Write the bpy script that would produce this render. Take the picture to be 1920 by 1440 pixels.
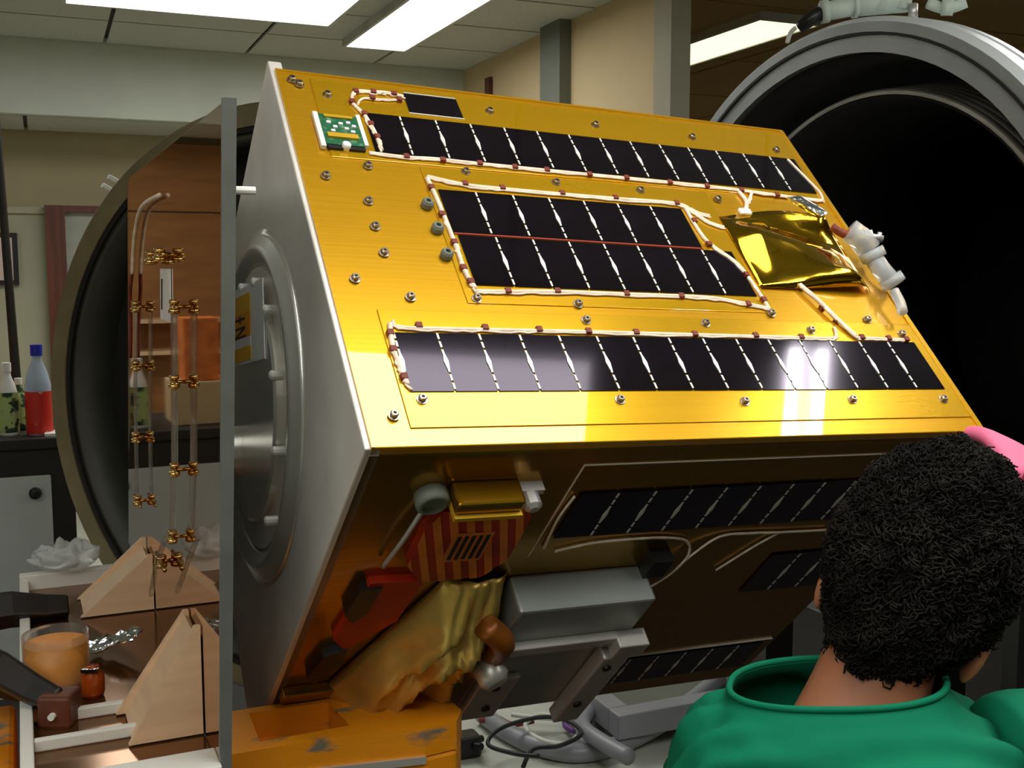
import bpy, bmesh, math, random
from mathutils import Vector, Matrix
random.seed(7)
PI = math.pi
C = bpy.context.scene.collection
for o in list(bpy.data.objects): bpy.data.objects.remove(o)
sc = bpy.context.scene

# ------------------------------------------------------------------ camera, light, exposure
F, PITCH, CAMZ = 2050.0, math.radians(6.1), 1.55
cam = bpy.data.objects.new('camera', bpy.data.cameras.new('camera'))
C.objects.link(cam); sc.camera = cam
cam.location = (0, 0, CAMZ); cam.rotation_euler = (PI/2 - PITCH, 0, 0)
cam.data.sensor_width = 36; cam.data.lens = 36*F/1920
cam.data.clip_start = .02
sc.view_settings.view_transform = 'Standard'; sc.view_settings.look = 'None'
sc.view_settings.gamma = 1; sc.view_settings.use_curve_mapping = False
sc.view_settings.exposure = 0.32
LAMP = 5.0                                    # radiance of the fluorescent diffusers
w = bpy.data.worlds.new('world'); sc.world = w; w.use_nodes = True
w.node_tree.nodes['Background'].inputs[0].default_value = (.55, .55, .5, 1)
w.node_tree.nodes['Background'].inputs[1].default_value = .02

PSI = math.radians(23.1)                      # the room is turned against the view
def R(a, b, z): return Vector((a*math.cos(PSI)-b*math.sin(PSI), a*math.sin(PSI)+b*math.cos(PSI), z))
PSM = math.radians(24.14)                     # the mounting plate and its tray
def P(px, py, d):                             # point of the photograph at depth d in front of the camera
    x, y = (px-960)/F*d, (py-720)/F*d
    return Vector((x, d*math.cos(PITCH)-y*math.sin(PITCH), CAMZ-d*math.sin(PITCH)-y*math.cos(PITCH)))

# ------------------------------------------------------------------ materials
def srgb(r, g, b):
    f = lambda c: (c/255/12.92 if c/255 <= .04045 else ((c/255+.055)/1.055)**2.4)
    return (f(r), f(g), f(b))
def mat(name, col, rough=.5, metal=0., var=.12, scale=6., stretch=(1,1,1), bump=0., coat=0., coat_rough=.03, trans=0., ior=1.5, alpha=1., emit=None, strength=1., col2=None, mix=(.4,.65), spec=.5, aniso=0, bump_scale=None, coords='Object', coat_ior=1.5):
    m = bpy.data.materials.new(name); m.use_nodes = True
    nt = m.node_tree; b = nt.nodes['Principled BSDF']
    tc = nt.nodes.new('ShaderNodeTexCoord'); mp = nt.nodes.new('ShaderNodeMapping')
    mp.inputs['Scale'].default_value = stretch
    nt.links.new(tc.outputs[coords], mp.inputs[0])
    n = nt.nodes.new('ShaderNodeTexNoise'); n.inputs['Scale'].default_value = scale; n.inputs['Detail'].default_value = 5
    nt.links.new(mp.outputs[0], n.inputs['Vector'])
    r = nt.nodes.new('ShaderNodeValToRGB')
    c2 = col2 if col2 else tuple(min(1, c*(1+var)) for c in col)
    c1 = col if col2 else tuple(c*(1-var) for c in col)
    r.color_ramp.elements[0].position = mix[0]; r.color_ramp.elements[1].position = mix[1]
    r.color_ramp.elements[0].color = (*c1, 1); r.color_ramp.elements[1].color = (*c2, 1)
    nt.links.new(n.outputs['Fac'], r.inputs[0]); nt.links.new(r.outputs[0], b.inputs['Base Color'])
    b.inputs['Roughness'].default_value = rough; b.inputs['Metallic'].default_value = metal
    b.inputs['Coat Weight'].default_value = coat; b.inputs['Coat Roughness'].default_value = coat_rough; b.inputs['Coat IOR'].default_value = coat_ior
    b.inputs['Transmission Weight'].default_value = trans; b.inputs['IOR'].default_value = ior
    b.inputs['Alpha'].default_value = alpha; b.inputs['Specular IOR Level'].default_value = spec
    b.inputs['Anisotropic'].default_value = aniso
    if emit:
        b.inputs['Emission Color'].default_value = (*emit, 1); b.inputs['Emission Strength'].default_value = strength
    if bump:
        bp = nt.nodes.new('ShaderNodeBump'); bp.inputs['Strength'].default_value = bump; bp.inputs['Distance'].default_value = .01
        if bump_scale:
            n2 = nt.nodes.new('ShaderNodeTexNoise'); n2.inputs['Scale'].default_value = bump_scale
            nt.links.new(mp.outputs[0], n2.inputs['Vector']); nt.links.new(n2.outputs['Fac'], bp.inputs['Height'])
        else: nt.links.new(n.outputs['Fac'], bp.inputs['Height'])
        nt.links.new(bp.outputs[0], b.inputs['Normal'])
    return m
M = {}
M['tile'] = mat('ceiling tile', srgb(196,198,186), .9, scale=60, var=.05, bump=.1)
M['tile_brown'] = mat('brown ceiling tile', srgb(176,148,98), .9, scale=40, var=.08)
M['grid'] = mat('ceiling grid', srgb(88,86,76), .7)
M['soffit'] = mat('soffit paint', srgb(205,210,198), .8, scale=3, var=.03)
M['wall'] = mat('wall paint', srgb(176,164,130), .8, scale=2, var=.05)
M['wall_warm'] = mat('warm wall paint', srgb(206,184,142), .8, scale=2, var=.04)
M['wall_low'] = mat('lower wall paint', srgb(178,176,150), .8, scale=2, var=.04)
M['wall_brown'] = mat('brown wall', srgb(150,118,74), .8, scale=2, stretch=(1,1,8), var=.15)
M['floor'] = mat('pale floor vinyl', srgb(206,210,198), .5, scale=5, var=.05)
M['mat'] = mat('dark floor sheet', srgb(32,28,25), .65, scale=5, var=.1)  # for the added sheets that darken the floor
M['panel'] = mat('brown wall panel', srgb(168,118,66), .6, scale=3, stretch=(1,1,6), var=.12)
M['column'] = mat('column paint', srgb(168,162,140), .7, var=.04)
M['trunk'] = mat('trunking', srgb(112,116,104), .6, var=.05)
M['brownwood'] = mat('brown door wood', srgb(98,50,30), .5, scale=4, stretch=(8,8,.6), var=.25)
M['doorleaf'] = mat('door leaf', srgb(170,172,160), .6)
M['lamp'] = mat('lamp diffuser', (.9,.9,.9), .5, emit=(1,1,.97), strength=LAMP)
M['lamp_hot'] = mat('bright lamp diffuser', (.9,.9,.9), .5, emit=(1,1,.97), strength=LAMP*5)
M['lamp_warm'] = mat('warm lamp diffuser', (.9,.9,.8), .5, emit=(1,.95,.60), strength=1.15)
M['lampframe'] = mat('lamp frame', srgb(200,200,190), .5)
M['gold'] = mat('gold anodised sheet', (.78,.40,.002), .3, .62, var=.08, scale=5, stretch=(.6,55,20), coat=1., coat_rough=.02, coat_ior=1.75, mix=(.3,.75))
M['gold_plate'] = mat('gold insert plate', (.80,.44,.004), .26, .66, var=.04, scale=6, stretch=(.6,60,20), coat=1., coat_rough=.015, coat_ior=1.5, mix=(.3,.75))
M['gold_side'] = mat('shaded gold sheet', (.40,.205,.008), .22, .9, var=.18, scale=5, stretch=(.6,20,55), coat=.3, mix=(.3,.75))  # same gold, base darkened for the shade on the lower and side faces
M['foil_dull'] = mat('dull gold foil', (.62,.42,.10), .3, .6, var=.3, scale=7)
M['foil'] = mat('crumpled gold foil', (.85,.52,.03), .1, 1., var=.1, scale=8, bump=.15, bump_scale=14)
M['foil_orange'] = mat('orange kapton foil', (.34,.10,.01), .4, .3, var=.3, scale=14, bump=.5)
M['silver'] = mat('machined aluminium', (.84,.79,.71), .45, .4, var=.08, scale=4, stretch=(20,2,2), bump=.02)
M['silver_ring'] = mat('polished aluminium ring', (.82,.79,.73), .26, .75, var=.06, scale=5)
M['grey_metal'] = mat('grey metal edge', srgb(146,150,144), .45, .55, var=.08, scale=20)
M['cell'] = mat('solar cell', (.004,.003,.0035), .09, 0., col2=(.006,.0045,.008), scale=18, spec=.55, coat=.12, coat_rough=.03)
M['cell'].node_tree.nodes['Principled BSDF'].inputs['Specular Tint'].default_value = (.86,.70,.95,1)
M['contact'] = mat('silver interconnect', (.86,.84,.78), .45, .3, var=.05)
M['redline'] = mat('red cell bus', srgb(150,40,10), .5)
M['wire_white'] = mat('white cable', srgb(246,224,200), .6, var=.12, scale=60)
M['wire_red'] = mat('red cable tie', srgb(126,48,28), .6, var=.2, scale=60)
M['screw'] = mat('steel screw', (.42,.36,.30), .3, 1.)
M['pcb'] = mat('green circuit board', srgb(24,96,60), .4, col2=srgb(120,160,120), scale=110, mix=(.55,.7))
M['chip'] = mat('gold chip cover', srgb(214,168,40), .4, .3)
M['white'] = mat('white plastic', srgb(232,232,224), .45, var=.04)
M['black'] = mat('black plastic', (.008,.008,.008), .4)
M['blackgloss'] = mat('black handle metal', (.016,.012,.009), .45, .2, var=.3)
M['copper_mirror'] = mat('bronze mirror sheet', (.50,.295,.15), .03, 1., var=.05, scale=3)
M['copper_floor'] = mat('bronze tray floor', (.22,.10,.032), .14, .8, var=.1, scale=3)
M['wood'] = mat('pale plywood', srgb(226,192,154), .5, scale=5, stretch=(1,1,9), var=.08)
M['plywhite'] = mat('white tray rail', srgb(222,220,210), .5, var=.05)
M['brass'] = mat('brass fitting', (.70,.45,.16), .25, 1.)
M['glass'] = mat('clear tube', (.85,.92,.88), .05, trans=.9, ior=1.15, alpha=.45)
M['acrylic'] = mat('clear plastic', (.86,.90,.93), .1, trans=.55, ior=1.3, alpha=.8)
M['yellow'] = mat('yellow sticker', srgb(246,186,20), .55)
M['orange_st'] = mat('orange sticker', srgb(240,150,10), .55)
M['ink'] = mat('dark ink', (.02,.012,.01), .6)
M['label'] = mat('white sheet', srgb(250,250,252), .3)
M['stripe_a'] = mat('red brown stripe', srgb(170,44,20), .5, var=.2, scale=20)
M['stripe_b'] = mat('orange stripe', srgb(224,124,48), .5, var=.2, scale=20)
M['alu_box'] = mat('dull aluminium box', (.42,.45,.42), .42, .7, var=.1, scale=6)
M['alu_pale'] = mat('pale aluminium', (.62,.60,.55), .4, .6, var=.1, scale=9)
M['red'] = mat('red tape', srgb(196,44,14), .5, var=.2, scale=15)
M['orange_paint'] = mat('chipped orange paint', srgb(226,140,16), .42, col2=srgb(120,112,92), scale=9, stretch=(1,2.2,3), mix=(.60,.66), bump=.08, bump_scale=30)
M['orange_clean'] = mat('orange paint', srgb(206,112,14), .42, var=.12, scale=7)
M['flange'] = mat('chamber flange steel', (.42,.44,.43), .42, .75, var=.06, scale=8)
M['flange_edge'] = mat('bright flange edge', (.80,.84,.84), .35, .45, var=.05)
M['oring'] = mat('rubber seal', (.006,.006,.006), .5)
M['chamber_dark'] = mat('black chamber lining', (.006,.0055,.005), .75, var=.1)
M['shroud'] = mat('steel shroud rim', (.74,.72,.68), .4, .7, var=.2, scale=5, stretch=(1,1,1))
M['door_rim'] = mat('bronze steel rim', (.36,.31,.20), .4, .8, var=.15, scale=6)
M['door_in'] = mat('dark olive lining', (.045,.045,.032), .6, .2, var=.15)
M['valve'] = mat('pale green white enamel', srgb(206,220,206), .4, var=.06)
M['orange_juice'] = mat('orange paste', srgb(232,146,30), .35, var=.1, scale=20)
M['amber'] = mat('amber bottle glass', srgb(160,66,14), .15, var=.1, spec=.8)
M['silverfoil'] = mat('crumpled silver foil', (.82,.84,.88), .15, 1., bump=.3, bump_scale=60)
M['blue'] = mat('blue cap', srgb(24,40,170), .4)
M['bottle'] = mat('clear bottle', (.62,.72,.86), .1, trans=.4, ior=1.2, spec=.8)
M['redlabel'] = mat('red label', srgb(206,40,28), .45, col2=srgb(226,200,190), scale=34, mix=(.66,.72))
M['greenlabel'] = mat('green label', srgb(170,190,120), .5, col2=srgb(30,60,34), scale=22, mix=(.5,.55))
M['cabinet'] = mat('white cabinet door', srgb(202,210,208), .5, var=.03)
M['bench'] = mat('black worktop', (.016,.013,.011), .5)
M['skin'] = mat('skin', srgb(166,108,76), .5, var=.08, scale=14, spec=.4)
M['hair'] = mat('black brown hair', (.011,.009,.007), .85, var=.5, scale=30, spec=.14)
M['shirt'] = mat('green polo cotton', srgb(2,112,80), .85, var=.10, spec=.2, scale=4, bump=.25, bump_scale=5)
M['trousers'] = mat('dark trousers', srgb(44,46,58), .85)
M['shoe'] = mat('black shoe', (.01,.01,.01), .5)
M['glove'] = mat('pink rubber glove', srgb(232,112,150), .55, var=.08, scale=20)
M['red_sleeve'] = mat('red cuff', srgb(150,10,28), .7)
M['hose'] = mat('grey hose', srgb(150,152,160), .35, var=.05)
M['purple'] = mat('purple cable', srgb(120,70,150), .5)
M['cable_black'] = mat('black cable', (.015,.015,.02), .5)
M['bagplastic'] = mat('thin clear bag', (.86,.9,.9), .2, trans=.45, ior=1.15, alpha=.6, bump=.15, bump_scale=10)
M['paper'] = mat('paper', srgb(222,200,190), .7)

# ------------------------------------------------------------------ mesh helpers
def bm_new(): return bmesh.new()
def hexa(bm, p):                      # 8 points: bottom 4 then top 4
    v = [bm.verts.new(q) for q in p]
    for f in ((3,2,1,0),(4,5,6,7),(0,1,5,4),(1,2,6,5),(2,3,7,6),(3,0,4,7)): bm.faces.new([v[i] for i in f])
    return v
def box(bm, x0, x1, y0, y1, z0, z1):
    return hexa(bm, [(x0,y0,z0),(x1,y0,z0),(x1,y1,z0),(x0,y1,z0),(x0,y0,z1),(x1,y0,z1),(x1,y1,z1),(x0,y1,z1)])
def prism(bm, pts, off):              # pts: closed polygon of 3D points, off: extrusion vector
    off = Vector(off); a = [bm.verts.new(Vector(p)) for p in pts]; b = [bm.verts.new(Vector(p)+off) for p in pts]
    n = len(pts)
    bm.faces.new(a[::-1]); bm.faces.new(b)
    for i in range(n): bm.faces.new((a[i], a[(i+1)%n], b[(i+1)%n], b[i]))
def smooth_path(pts, n=6):
    pts = [Vector(p) for p in pts]
    if len(pts) < 3: return pts
    out = []
    for i in range(len(pts)-1):
        p0 = pts[max(i-1,0)]; p1 = pts[i]; p2 = pts[i+1]; p3 = pts[min(i+2,len(pts)-1)]
        for k in range(n):
            t = k/n
            out.append(.5*((2*p1)+(p2-p0)*t+(2*p0-5*p1+4*p2-p3)*t*t+(3*p1-p0-3*p2+p3)*t**3))
    out.append(pts[-1]); return out
def tube(bm, pts, r, seg=8, smooth=6):
    pts = smooth_path(pts, smooth) if smooth else [Vector(p) for p in pts]
    rr = r if callable(r) else (lambda t: r)
    rings = []; N = len(pts); up = None
    for i, p in enumerate(pts):
        d = (pts[min(i+1,N-1)]-pts[max(i-1,0)]).normalized()
        if up is None:
            up = Vector((0,0,1)) if abs(d.z) < .9 else Vector((1,0,0))
        s = d.cross(up).normalized(); up = s.cross(d).normalized()
        k = rr(i/max(N-1,1))
        rings.append([bm.verts.new(p+(s*math.cos(2*PI*j/seg)+up*math.sin(2*PI*j/seg))*k) for j in range(seg)])
    for i in range(N-1):
        for j in range(seg): bm.faces.new((rings[i][j], rings[i][(j+1)%seg], rings[i+1][(j+1)%seg], rings[i+1][j]))
    bm.faces.new(rings[0][::-1]); bm.faces.new(rings[-1])
def lathe(bm, prof, seg=24, mtx=None, cap=True, closed=False):   # prof: (r, z) list about local z
    mtx = mtx or Matrix.Identity(4); rings = []
    for r, z in prof:
        rings.append([bm.verts.new(mtx @ Vector((max(r,1e-5)*math.cos(2*PI*j/seg), max(r,1e-5)*math.sin(2*PI*j/seg), z))) for j in range(seg)])
    n = len(rings)
    for i in range(n if closed else n-1):
        A, B = rings[i], rings[(i+1) % n]
        for j in range(seg): bm.faces.new((A[j], A[(j+1)%seg], B[(j+1)%seg], B[j]))
    if cap and not closed:
        bm.faces.new(rings[0][::-1]); bm.faces.new(rings[-1])
def axis_mtx(loc, d, roll_up=(0,0,1)):       # local z along d
    z = Vector(d).normalized(); u = Vector(roll_up)
    if abs(z.dot(u)) > .98: u = Vector((1,0,0))
    x = u.cross(z).normalized(); y = z.cross(x)
    m = Matrix((x, y, z)).transposed().to_4x4(); m.translation = Vector(loc); return m
def obj(name, bm, m, parent=None, smooth=False, bevel=0, subsurf=0):
    me = bpy.data.meshes.new(name)
    bmesh.ops.recalc_face_normals(bm, faces=bm.faces[:])
    bm.to_mesh(me); bm.free()
    return mesh_obj(name, me, m, parent, smooth, bevel, subsurf)
def mesh_obj(name, me, m, parent=None, smooth=False, bevel=0, subsurf=0):
    if m: 
        me.materials.clear(); me.materials.append(m)
    o = bpy.data.objects.new(name, me); C.objects.link(o)
    if parent: o.parent = parent
    if smooth:
        for p in me.polygons: p.use_smooth = True
    if bevel:
        b = o.modifiers.new('bevel', 'BEVEL'); b.width = bevel; b.segments = 2; b.limit_method = 'ANGLE'
    if subsurf:
        s = o.modifiers.new('sub', 'SUBSURF'); s.levels = subsurf; s.render_levels = subsurf
    return o
def share(name, me, parent, mtx):            # another object on the same mesh
    o = bpy.data.objects.new(name, me); C.objects.link(o); o.parent = parent; o.matrix_local = mtx; return o
def thing(name, label, cat, loc=(0,0,0), rz=0, group=None, mtx=None):
    o = bpy.data.objects.new(name, None); C.objects.link(o); o.empty_display_size = .1
    if mtx: o.matrix_world = mtx
    else:
        o.location = loc; o.rotation_euler = (0,0,rz)
    o['label'] = label; o['category'] = cat
    if group: o['group'] = group
    return o
def tag(o, label, cat, group=None):
    o['label'] = label; o['category'] = cat
    if group: o['group'] = group
    return o
def struct(o): o['kind'] = 'structure'; return o
def rbox(bm, a0, a1, b0, b1, z0, z1):        # box in room coordinates
    hexa(bm, [R(a0,b0,z0),R(a1,b0,z0),R(a1,b1,z0),R(a0,b1,z0),R(a0,b0,z1),R(a1,b0,z1),R(a1,b1,z1),R(a0,b1,z1)])
def rstruct(name, m, *bs, parent=None):
    bm = bm_new()
    for b in bs: rbox(bm, *b)
    o = obj(name, bm, m, parent)
    return struct(o) if not parent else o

# ------------------------------------------------------------------ the room
A0, A1, B0, B1 = -4.4, 7.0, -3.2, 9.6
H, HL = 2.80, 2.39
rstruct('floor', M['floor'], (A0,A1,B0,B1,-.1,0))
bm = bm_new(); rbox(bm,-1.0,5.6,-2.6,2.45,0,.006); o = obj('added_floor_sheet', bm, M['mat']); tag(o, 'dark floor sheet added under the satellite and the person to cut bounce', 'floor sheet')  # added to keep floor bounce off the lower panel
bm = bm_new(); rbox(bm,2.26,5.6,2.46,6.2,0,.006); rbox(bm,-1.0,.94,2.46,4.2,0,.006); o = obj('added_floor_sheet', bm, M['mat']); tag(o, 'dark floor sheet added behind and beside the vacuum chamber to darken the floor', 'floor sheet')  # added to darken the floor where it shows past the satellite and person
ceil = rstruct('ceiling', M['grid'], (A0,A1,B0,B1,2.83,2.93))
rstruct('wall_left', M['wall'], (A0-.1,A0,B0,B1,0,2.83))
rstruct('wall_right', M['wall_brown'], (A1,A1+.1,B0,B1,0,2.83))
rstruct('wall_near', M['wall'], (A0,A1,B0-.1,B0,0,2.83))
rstruct('wall_back', M['wall'], (A0,2.52,7.5,7.6,1.92,HL+.02))
rstruct('wall_back_lower', M['wall_low'], (A0,2.52,7.48,7.6,0,1.92))
rstruct('trim_panel', M['panel'], (-3.4,-.36,7.42,7.475,.0,1.90), (-3.4,-.36,7.42,7.475,1.91,2.34))
rstruct('wall_far', M['wall_brown'], (2.6,A1,9.5,9.6,0,2.83))
rstruct('trim_soffit', M['soffit'], (A0,2.52,6.70,6.78,HL,2.83))
low = rstruct('ceiling_low', M['grid'], (A0,2.52,6.78,7.6,HL+.025,HL+.06))
rstruct('wall_side', M['wall_warm'], (2.52,2.55,4.20,9.5,0,2.83))
rstruct('trim_column', M['column'], (2.455,2.55,4.06,4.20,0,2.83))
rstruct('trim_trunking', M['trunk'], (2.455,2.52,5.14,5.38,0,2.80))
rstruct('trim_wood', M['brownwood'], (2.495,2.52,6.20,6.27,0,2.68))
# ceiling tiles, one object each
def tile_mesh(da, db, t=.014):
    bm = bm_new(); g = .011
    hexa(bm, [R(g,g,0),R(da-g,g,0),R(da-g,db-g,0),R(g,db-g,0),R(g,g,t),R(da-g,g,t),R(da-g,db-g,t),R(g,db-g,t)])
    bmesh.ops.recalc_face_normals(bm, faces=bm.faces[:])
    me = bpy.data.meshes.new('tile'); bm.to_mesh(me); bm.free(); return me
tm = tile_mesh(.78, .61); tm.materials.append(M['tile'])
tb = tile_mesh(1.22, 1.22); tb.materials.append(M['tile_brown'])
tl = tile_mesh(1.2, .70); tl.materials.append(M['tile'])
ntile = 0
for i in range(-6, 3):
    for j in range(16):
        a, b = .37+.78*i, 6.70-.61*(j+1)
        if a+.78 > 2.75: continue
        if a < A0: continue
        o = share('tile', tm, ceil, Matrix.Translation(R(a, b, H))); ntile += 1
for i in range(4):
    for j in range(10):
        a, b = 2.74+1.22*i-.03, 9.4-1.22*(j+1)
        if a+1.2 > A1: continue
        share('tile', tb, ceil, Matrix.Translation(R(a, b, H)))
for i in range(6):
    share('tile', tl, low, Matrix.Translation(R(-.06+1.2*(i-3), 6.79, HL)))
# ceiling lights
def ceiling_light(a0, a1, b0, b1, label, lamp='lamp', group='fluorescent ceiling lights'):
    t = thing('ceiling_light', label, 'ceiling light', R((a0+a1)/2,(b0+b1)/2,H-.03), PSI, group)
    x, y = (a1-a0)/2, (b1-b0)/2
    bm = bm_new(); f = .018
    box(bm,-x,x,-y,-y+f,-.012,.03); box(bm,-x,x,y-f,y,-.012,.03); box(bm,-x,-x+f,-y+f,y-f,-.012,.03); box(bm,x-f,x,-y+f,y-f,-.012,.03)
    obj('frame', bm, M['lampframe'], t)
    bm = bm_new(); box(bm,-x+f,x-f,-y+f,y-f,-.006,.006); obj('diffuser', bm, M[lamp], t)
    return t
ceiling_light(.13, 1.39, 4.30, 5.60, 'wide white fluorescent ceiling light at the top left edge', group=None)
ceiling_light(1.57, 1.94, 4.60, 6.07, 'narrow long white fluorescent ceiling light beside the wide one', group=None)
ceiling_light(3.28, 3.66, 4.60, 5.95, 'yellowish fluorescent ceiling light right of the column', 'lamp_warm', group=None)
ceiling_light(.15, 1.39, -.30, 1.06, 'white ceiling light mirrored as a pale patch low on the gold panel', group=None)
t2 = ceiling_light(2.00, 2.18, -.60, 1.13, 'white ceiling light mirrored as a narrow streak in the gold panel', group=None)
for x0, x1 in ((-.072,-.030),(.042,.072)):
    bm = bm_new(); box(bm,x0,x1,-.845,.845,-.016,-.007); obj('bright_tube', bm, M['lamp_hot'], t2)
for a0, b0, lb_ in ((-2.2,-.3,'added white ceiling light over the left aisle, level with the satellite'),(-1.9,4.3,'added white ceiling light over the left bench'),(-1.55,-1.3,'added white ceiling light left of the viewpoint'),(-.85,-1.3,'added white ceiling light above the viewpoint'),(3.0,1.5,'added white ceiling light above the chamber flange'),(5.2,6.6,'added white ceiling light at the far end of the right-hand room')):  # unseen fixtures, added as fill for the end face, flange and room
    ceiling_light(a0, a0+.6, b0, b0+1.3, lb_, group=None)
# door in the back wall, picture, pole
def X_at(px, b, py=700):   # a of pixel column on plane b (room)
    x=(px-960)/F; y=1.0
    k = b/(-x*math.sin(PSI)+math.cos(PSI)*1.0)
    return k*(x*math.cos(PSI)+math.sin(PSI))
aL = X_at(93,7.45); aR = X_at(130,7.45)
d1 = struct(thing('door_1','x','x')); 
for k in ('label','category'): del d1[k]
rstruct('door_post', M['brownwood'], (aL,aR,7.38,7.48,0,1.93), (aL+1.0,aL+1.0+(aR-aL),7.38,7.48,0,1.93), parent=d1)
rstruct('door_lintel', M['brownwood'], (aR,aL+1.0,7.38,7.48,1.89,1.93), parent=d1)
rstruct('door_leaf', M['doorleaf'], (aR,aL+1.0,7.44,7.47,0,1.89), parent=d1)
rstruct('trim_rail', M['wall_low'], (A0,aL,7.455,7.48,1.88,1.92))
bm = bm_new(); ap = X_at(-20,7.45); ap2 = X_at(40,7.45)
rbox(bm, ap, ap2, 7.44, 7.48, 1.44, 1.76)
pf = obj('picture_frame', bm, M['black']); tag(pf, 'small dark-framed notice on the wall at the far left', 'frame')
bm = bm_new(); rbox(bm, ap+.03, ap2-.03, 7.43, 7.445, 1.47, 1.73); obj('print', bm, M['paper'], pf)

# ------------------------------------------------------------------ laboratory bench on the left
BZ = .93
def cabinet(a0, label):
    t = thing('base_cabinet', label, 'cabinet', R(a0+.26,4.55,0), PSI, None)
    bm = bm_new(); box(bm,-.26,.26,-.22,.28,0,BZ-.04); obj('body', bm, M['bench'], t)
    bm = bm_new(); box(bm,-.262,(.18 if a0 > -.5 else .258),-.236,-.222,.06,BZ-.14); d = obj('door', bm, M['cabinet'], t, bevel=.006)
    bm = bm_new(); lathe(bm, [(.008,0),(.008,.015),(.022,.018),(.022,.032),(.012,.036)], 16, axis_mtx((.125 if a0 > -.5 else -.2,-.236,BZ-.20),(0,-1,0))); obj('knob', bm, M['black'], d, True)
    return t
cab_labels = ['white-doored black cabinet with round black knob under the bench end at far left'] + ['white-doored black cabinet, %s from the bench end' % w_ for w_ in ('second','third','fourth','fifth')]
for i in range(5):
    t = cabinet(.075-.53*(i+1)+.01, cab_labels[i])
    if i: t['group'] = 'cabinets further along the bench'
bm = bm_new(); rbox(bm, -2.62, .085, 4.30, 4.86, BZ-.04, BZ); wt = obj('worktop', bm, M['bench'], bevel=.004)
tag(wt, 'black laboratory worktop along the left, bottles standing on it', 'worktop')
bm = bm_new(); rbox(bm, -.02, .075, 4.32, 4.42, BZ+.001, BZ+.012); o = obj('paper_slip', bm, M['white']); tag(o, 'white slip lying on the bench end beside the red-labelled bottle', 'paper')
def bottle(loc, h, r, label, body, cap, lab, cat='bottle', lz=(.08,.45), cap2=None):
    t = thing('bottle', label, cat, loc)
    bm = bm_new(); lathe(bm, [(r*.9,0),(r,.01),(r,h*.55),(r*.8,h*.68),(r*.36,h*.84),(r*.36,h*.9)], 20); obj('body', bm, M[body], t, True)
    bm = bm_new(); lathe(bm, [(r*.46,h*.88),(r*.46,h)], 16); obj('cap', bm, M[cap], t)
    bm = bm_new(); lathe(bm, [(r*1.02,h*lz[0]),(r*1.02,h*lz[1])], 20, cap=False); obj('label', bm, M[lab], t, True)
    return t
bt = bottle(R(-.036,4.40,BZ), .335, .046, 'tall clear bottle with blue cap and red label on the bench end', 'bottle', 'blue', 'redlabel', lz=(.02,.49))
bottle(R(-.140,4.42,BZ), .27, .036, 'pale bottle with green and white label at the left frame edge', 'white', 'white', 'greenlabel', lz=(.05,.6))
bottle(R(-.105,4.55,BZ), .20, .03, 'small dark green bottle behind the pale one', 'greenlabel', 'white', 'greenlabel')
bm = bm_new(); rbox(bm, -.46, -.32, 4.45, 4.62, BZ+.171, BZ+.42); o = obj('orange_box', bm, M['stripe_b'], bevel=.004); tag(o, 'orange box on the bench, seen mirrored in the bronze sheet', 'box')
bm = bm_new(); rbox(bm, -1.5, -.45, 7.16, 7.45, 1.20, 1.225); rbox(bm, -1.5, -.45, 7.16, 7.45, 1.00, 1.025); rbox(bm,-1.52,-1.5,7.16,7.45,.0,1.3); rbox(bm,-.45,-.43,7.16,7.45,.0,1.3)
o = obj('wall_shelf', bm, M['wood']); tag(o, 'pale wooden shelf unit by the back wall, seen mirrored in the bronze sheet', 'shelf')
bm = bm_new(); rbox(bm, -.52, -.27, 4.42, 4.66, BZ, BZ+.17); o = obj('brown_carton', bm, M['wall_warm'], bevel=.004); tag(o, 'brown carton under the orange box on the bench, seen mirrored', 'box')
# dark stand pole
bm = bm_new(); p0 = R(-.135,4.62,BZ); tube(bm, [p0+Vector((.03,0,0)), p0+Vector((.015,0,.5)), p0+Vector((-.025,0,1.86))], lambda t: .02-.008*t, 10)
o = obj('pole', bm, M['blackgloss'], smooth=True); tag(o, 'dark upright pole at the far left edge of the picture', 'pole')

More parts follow.
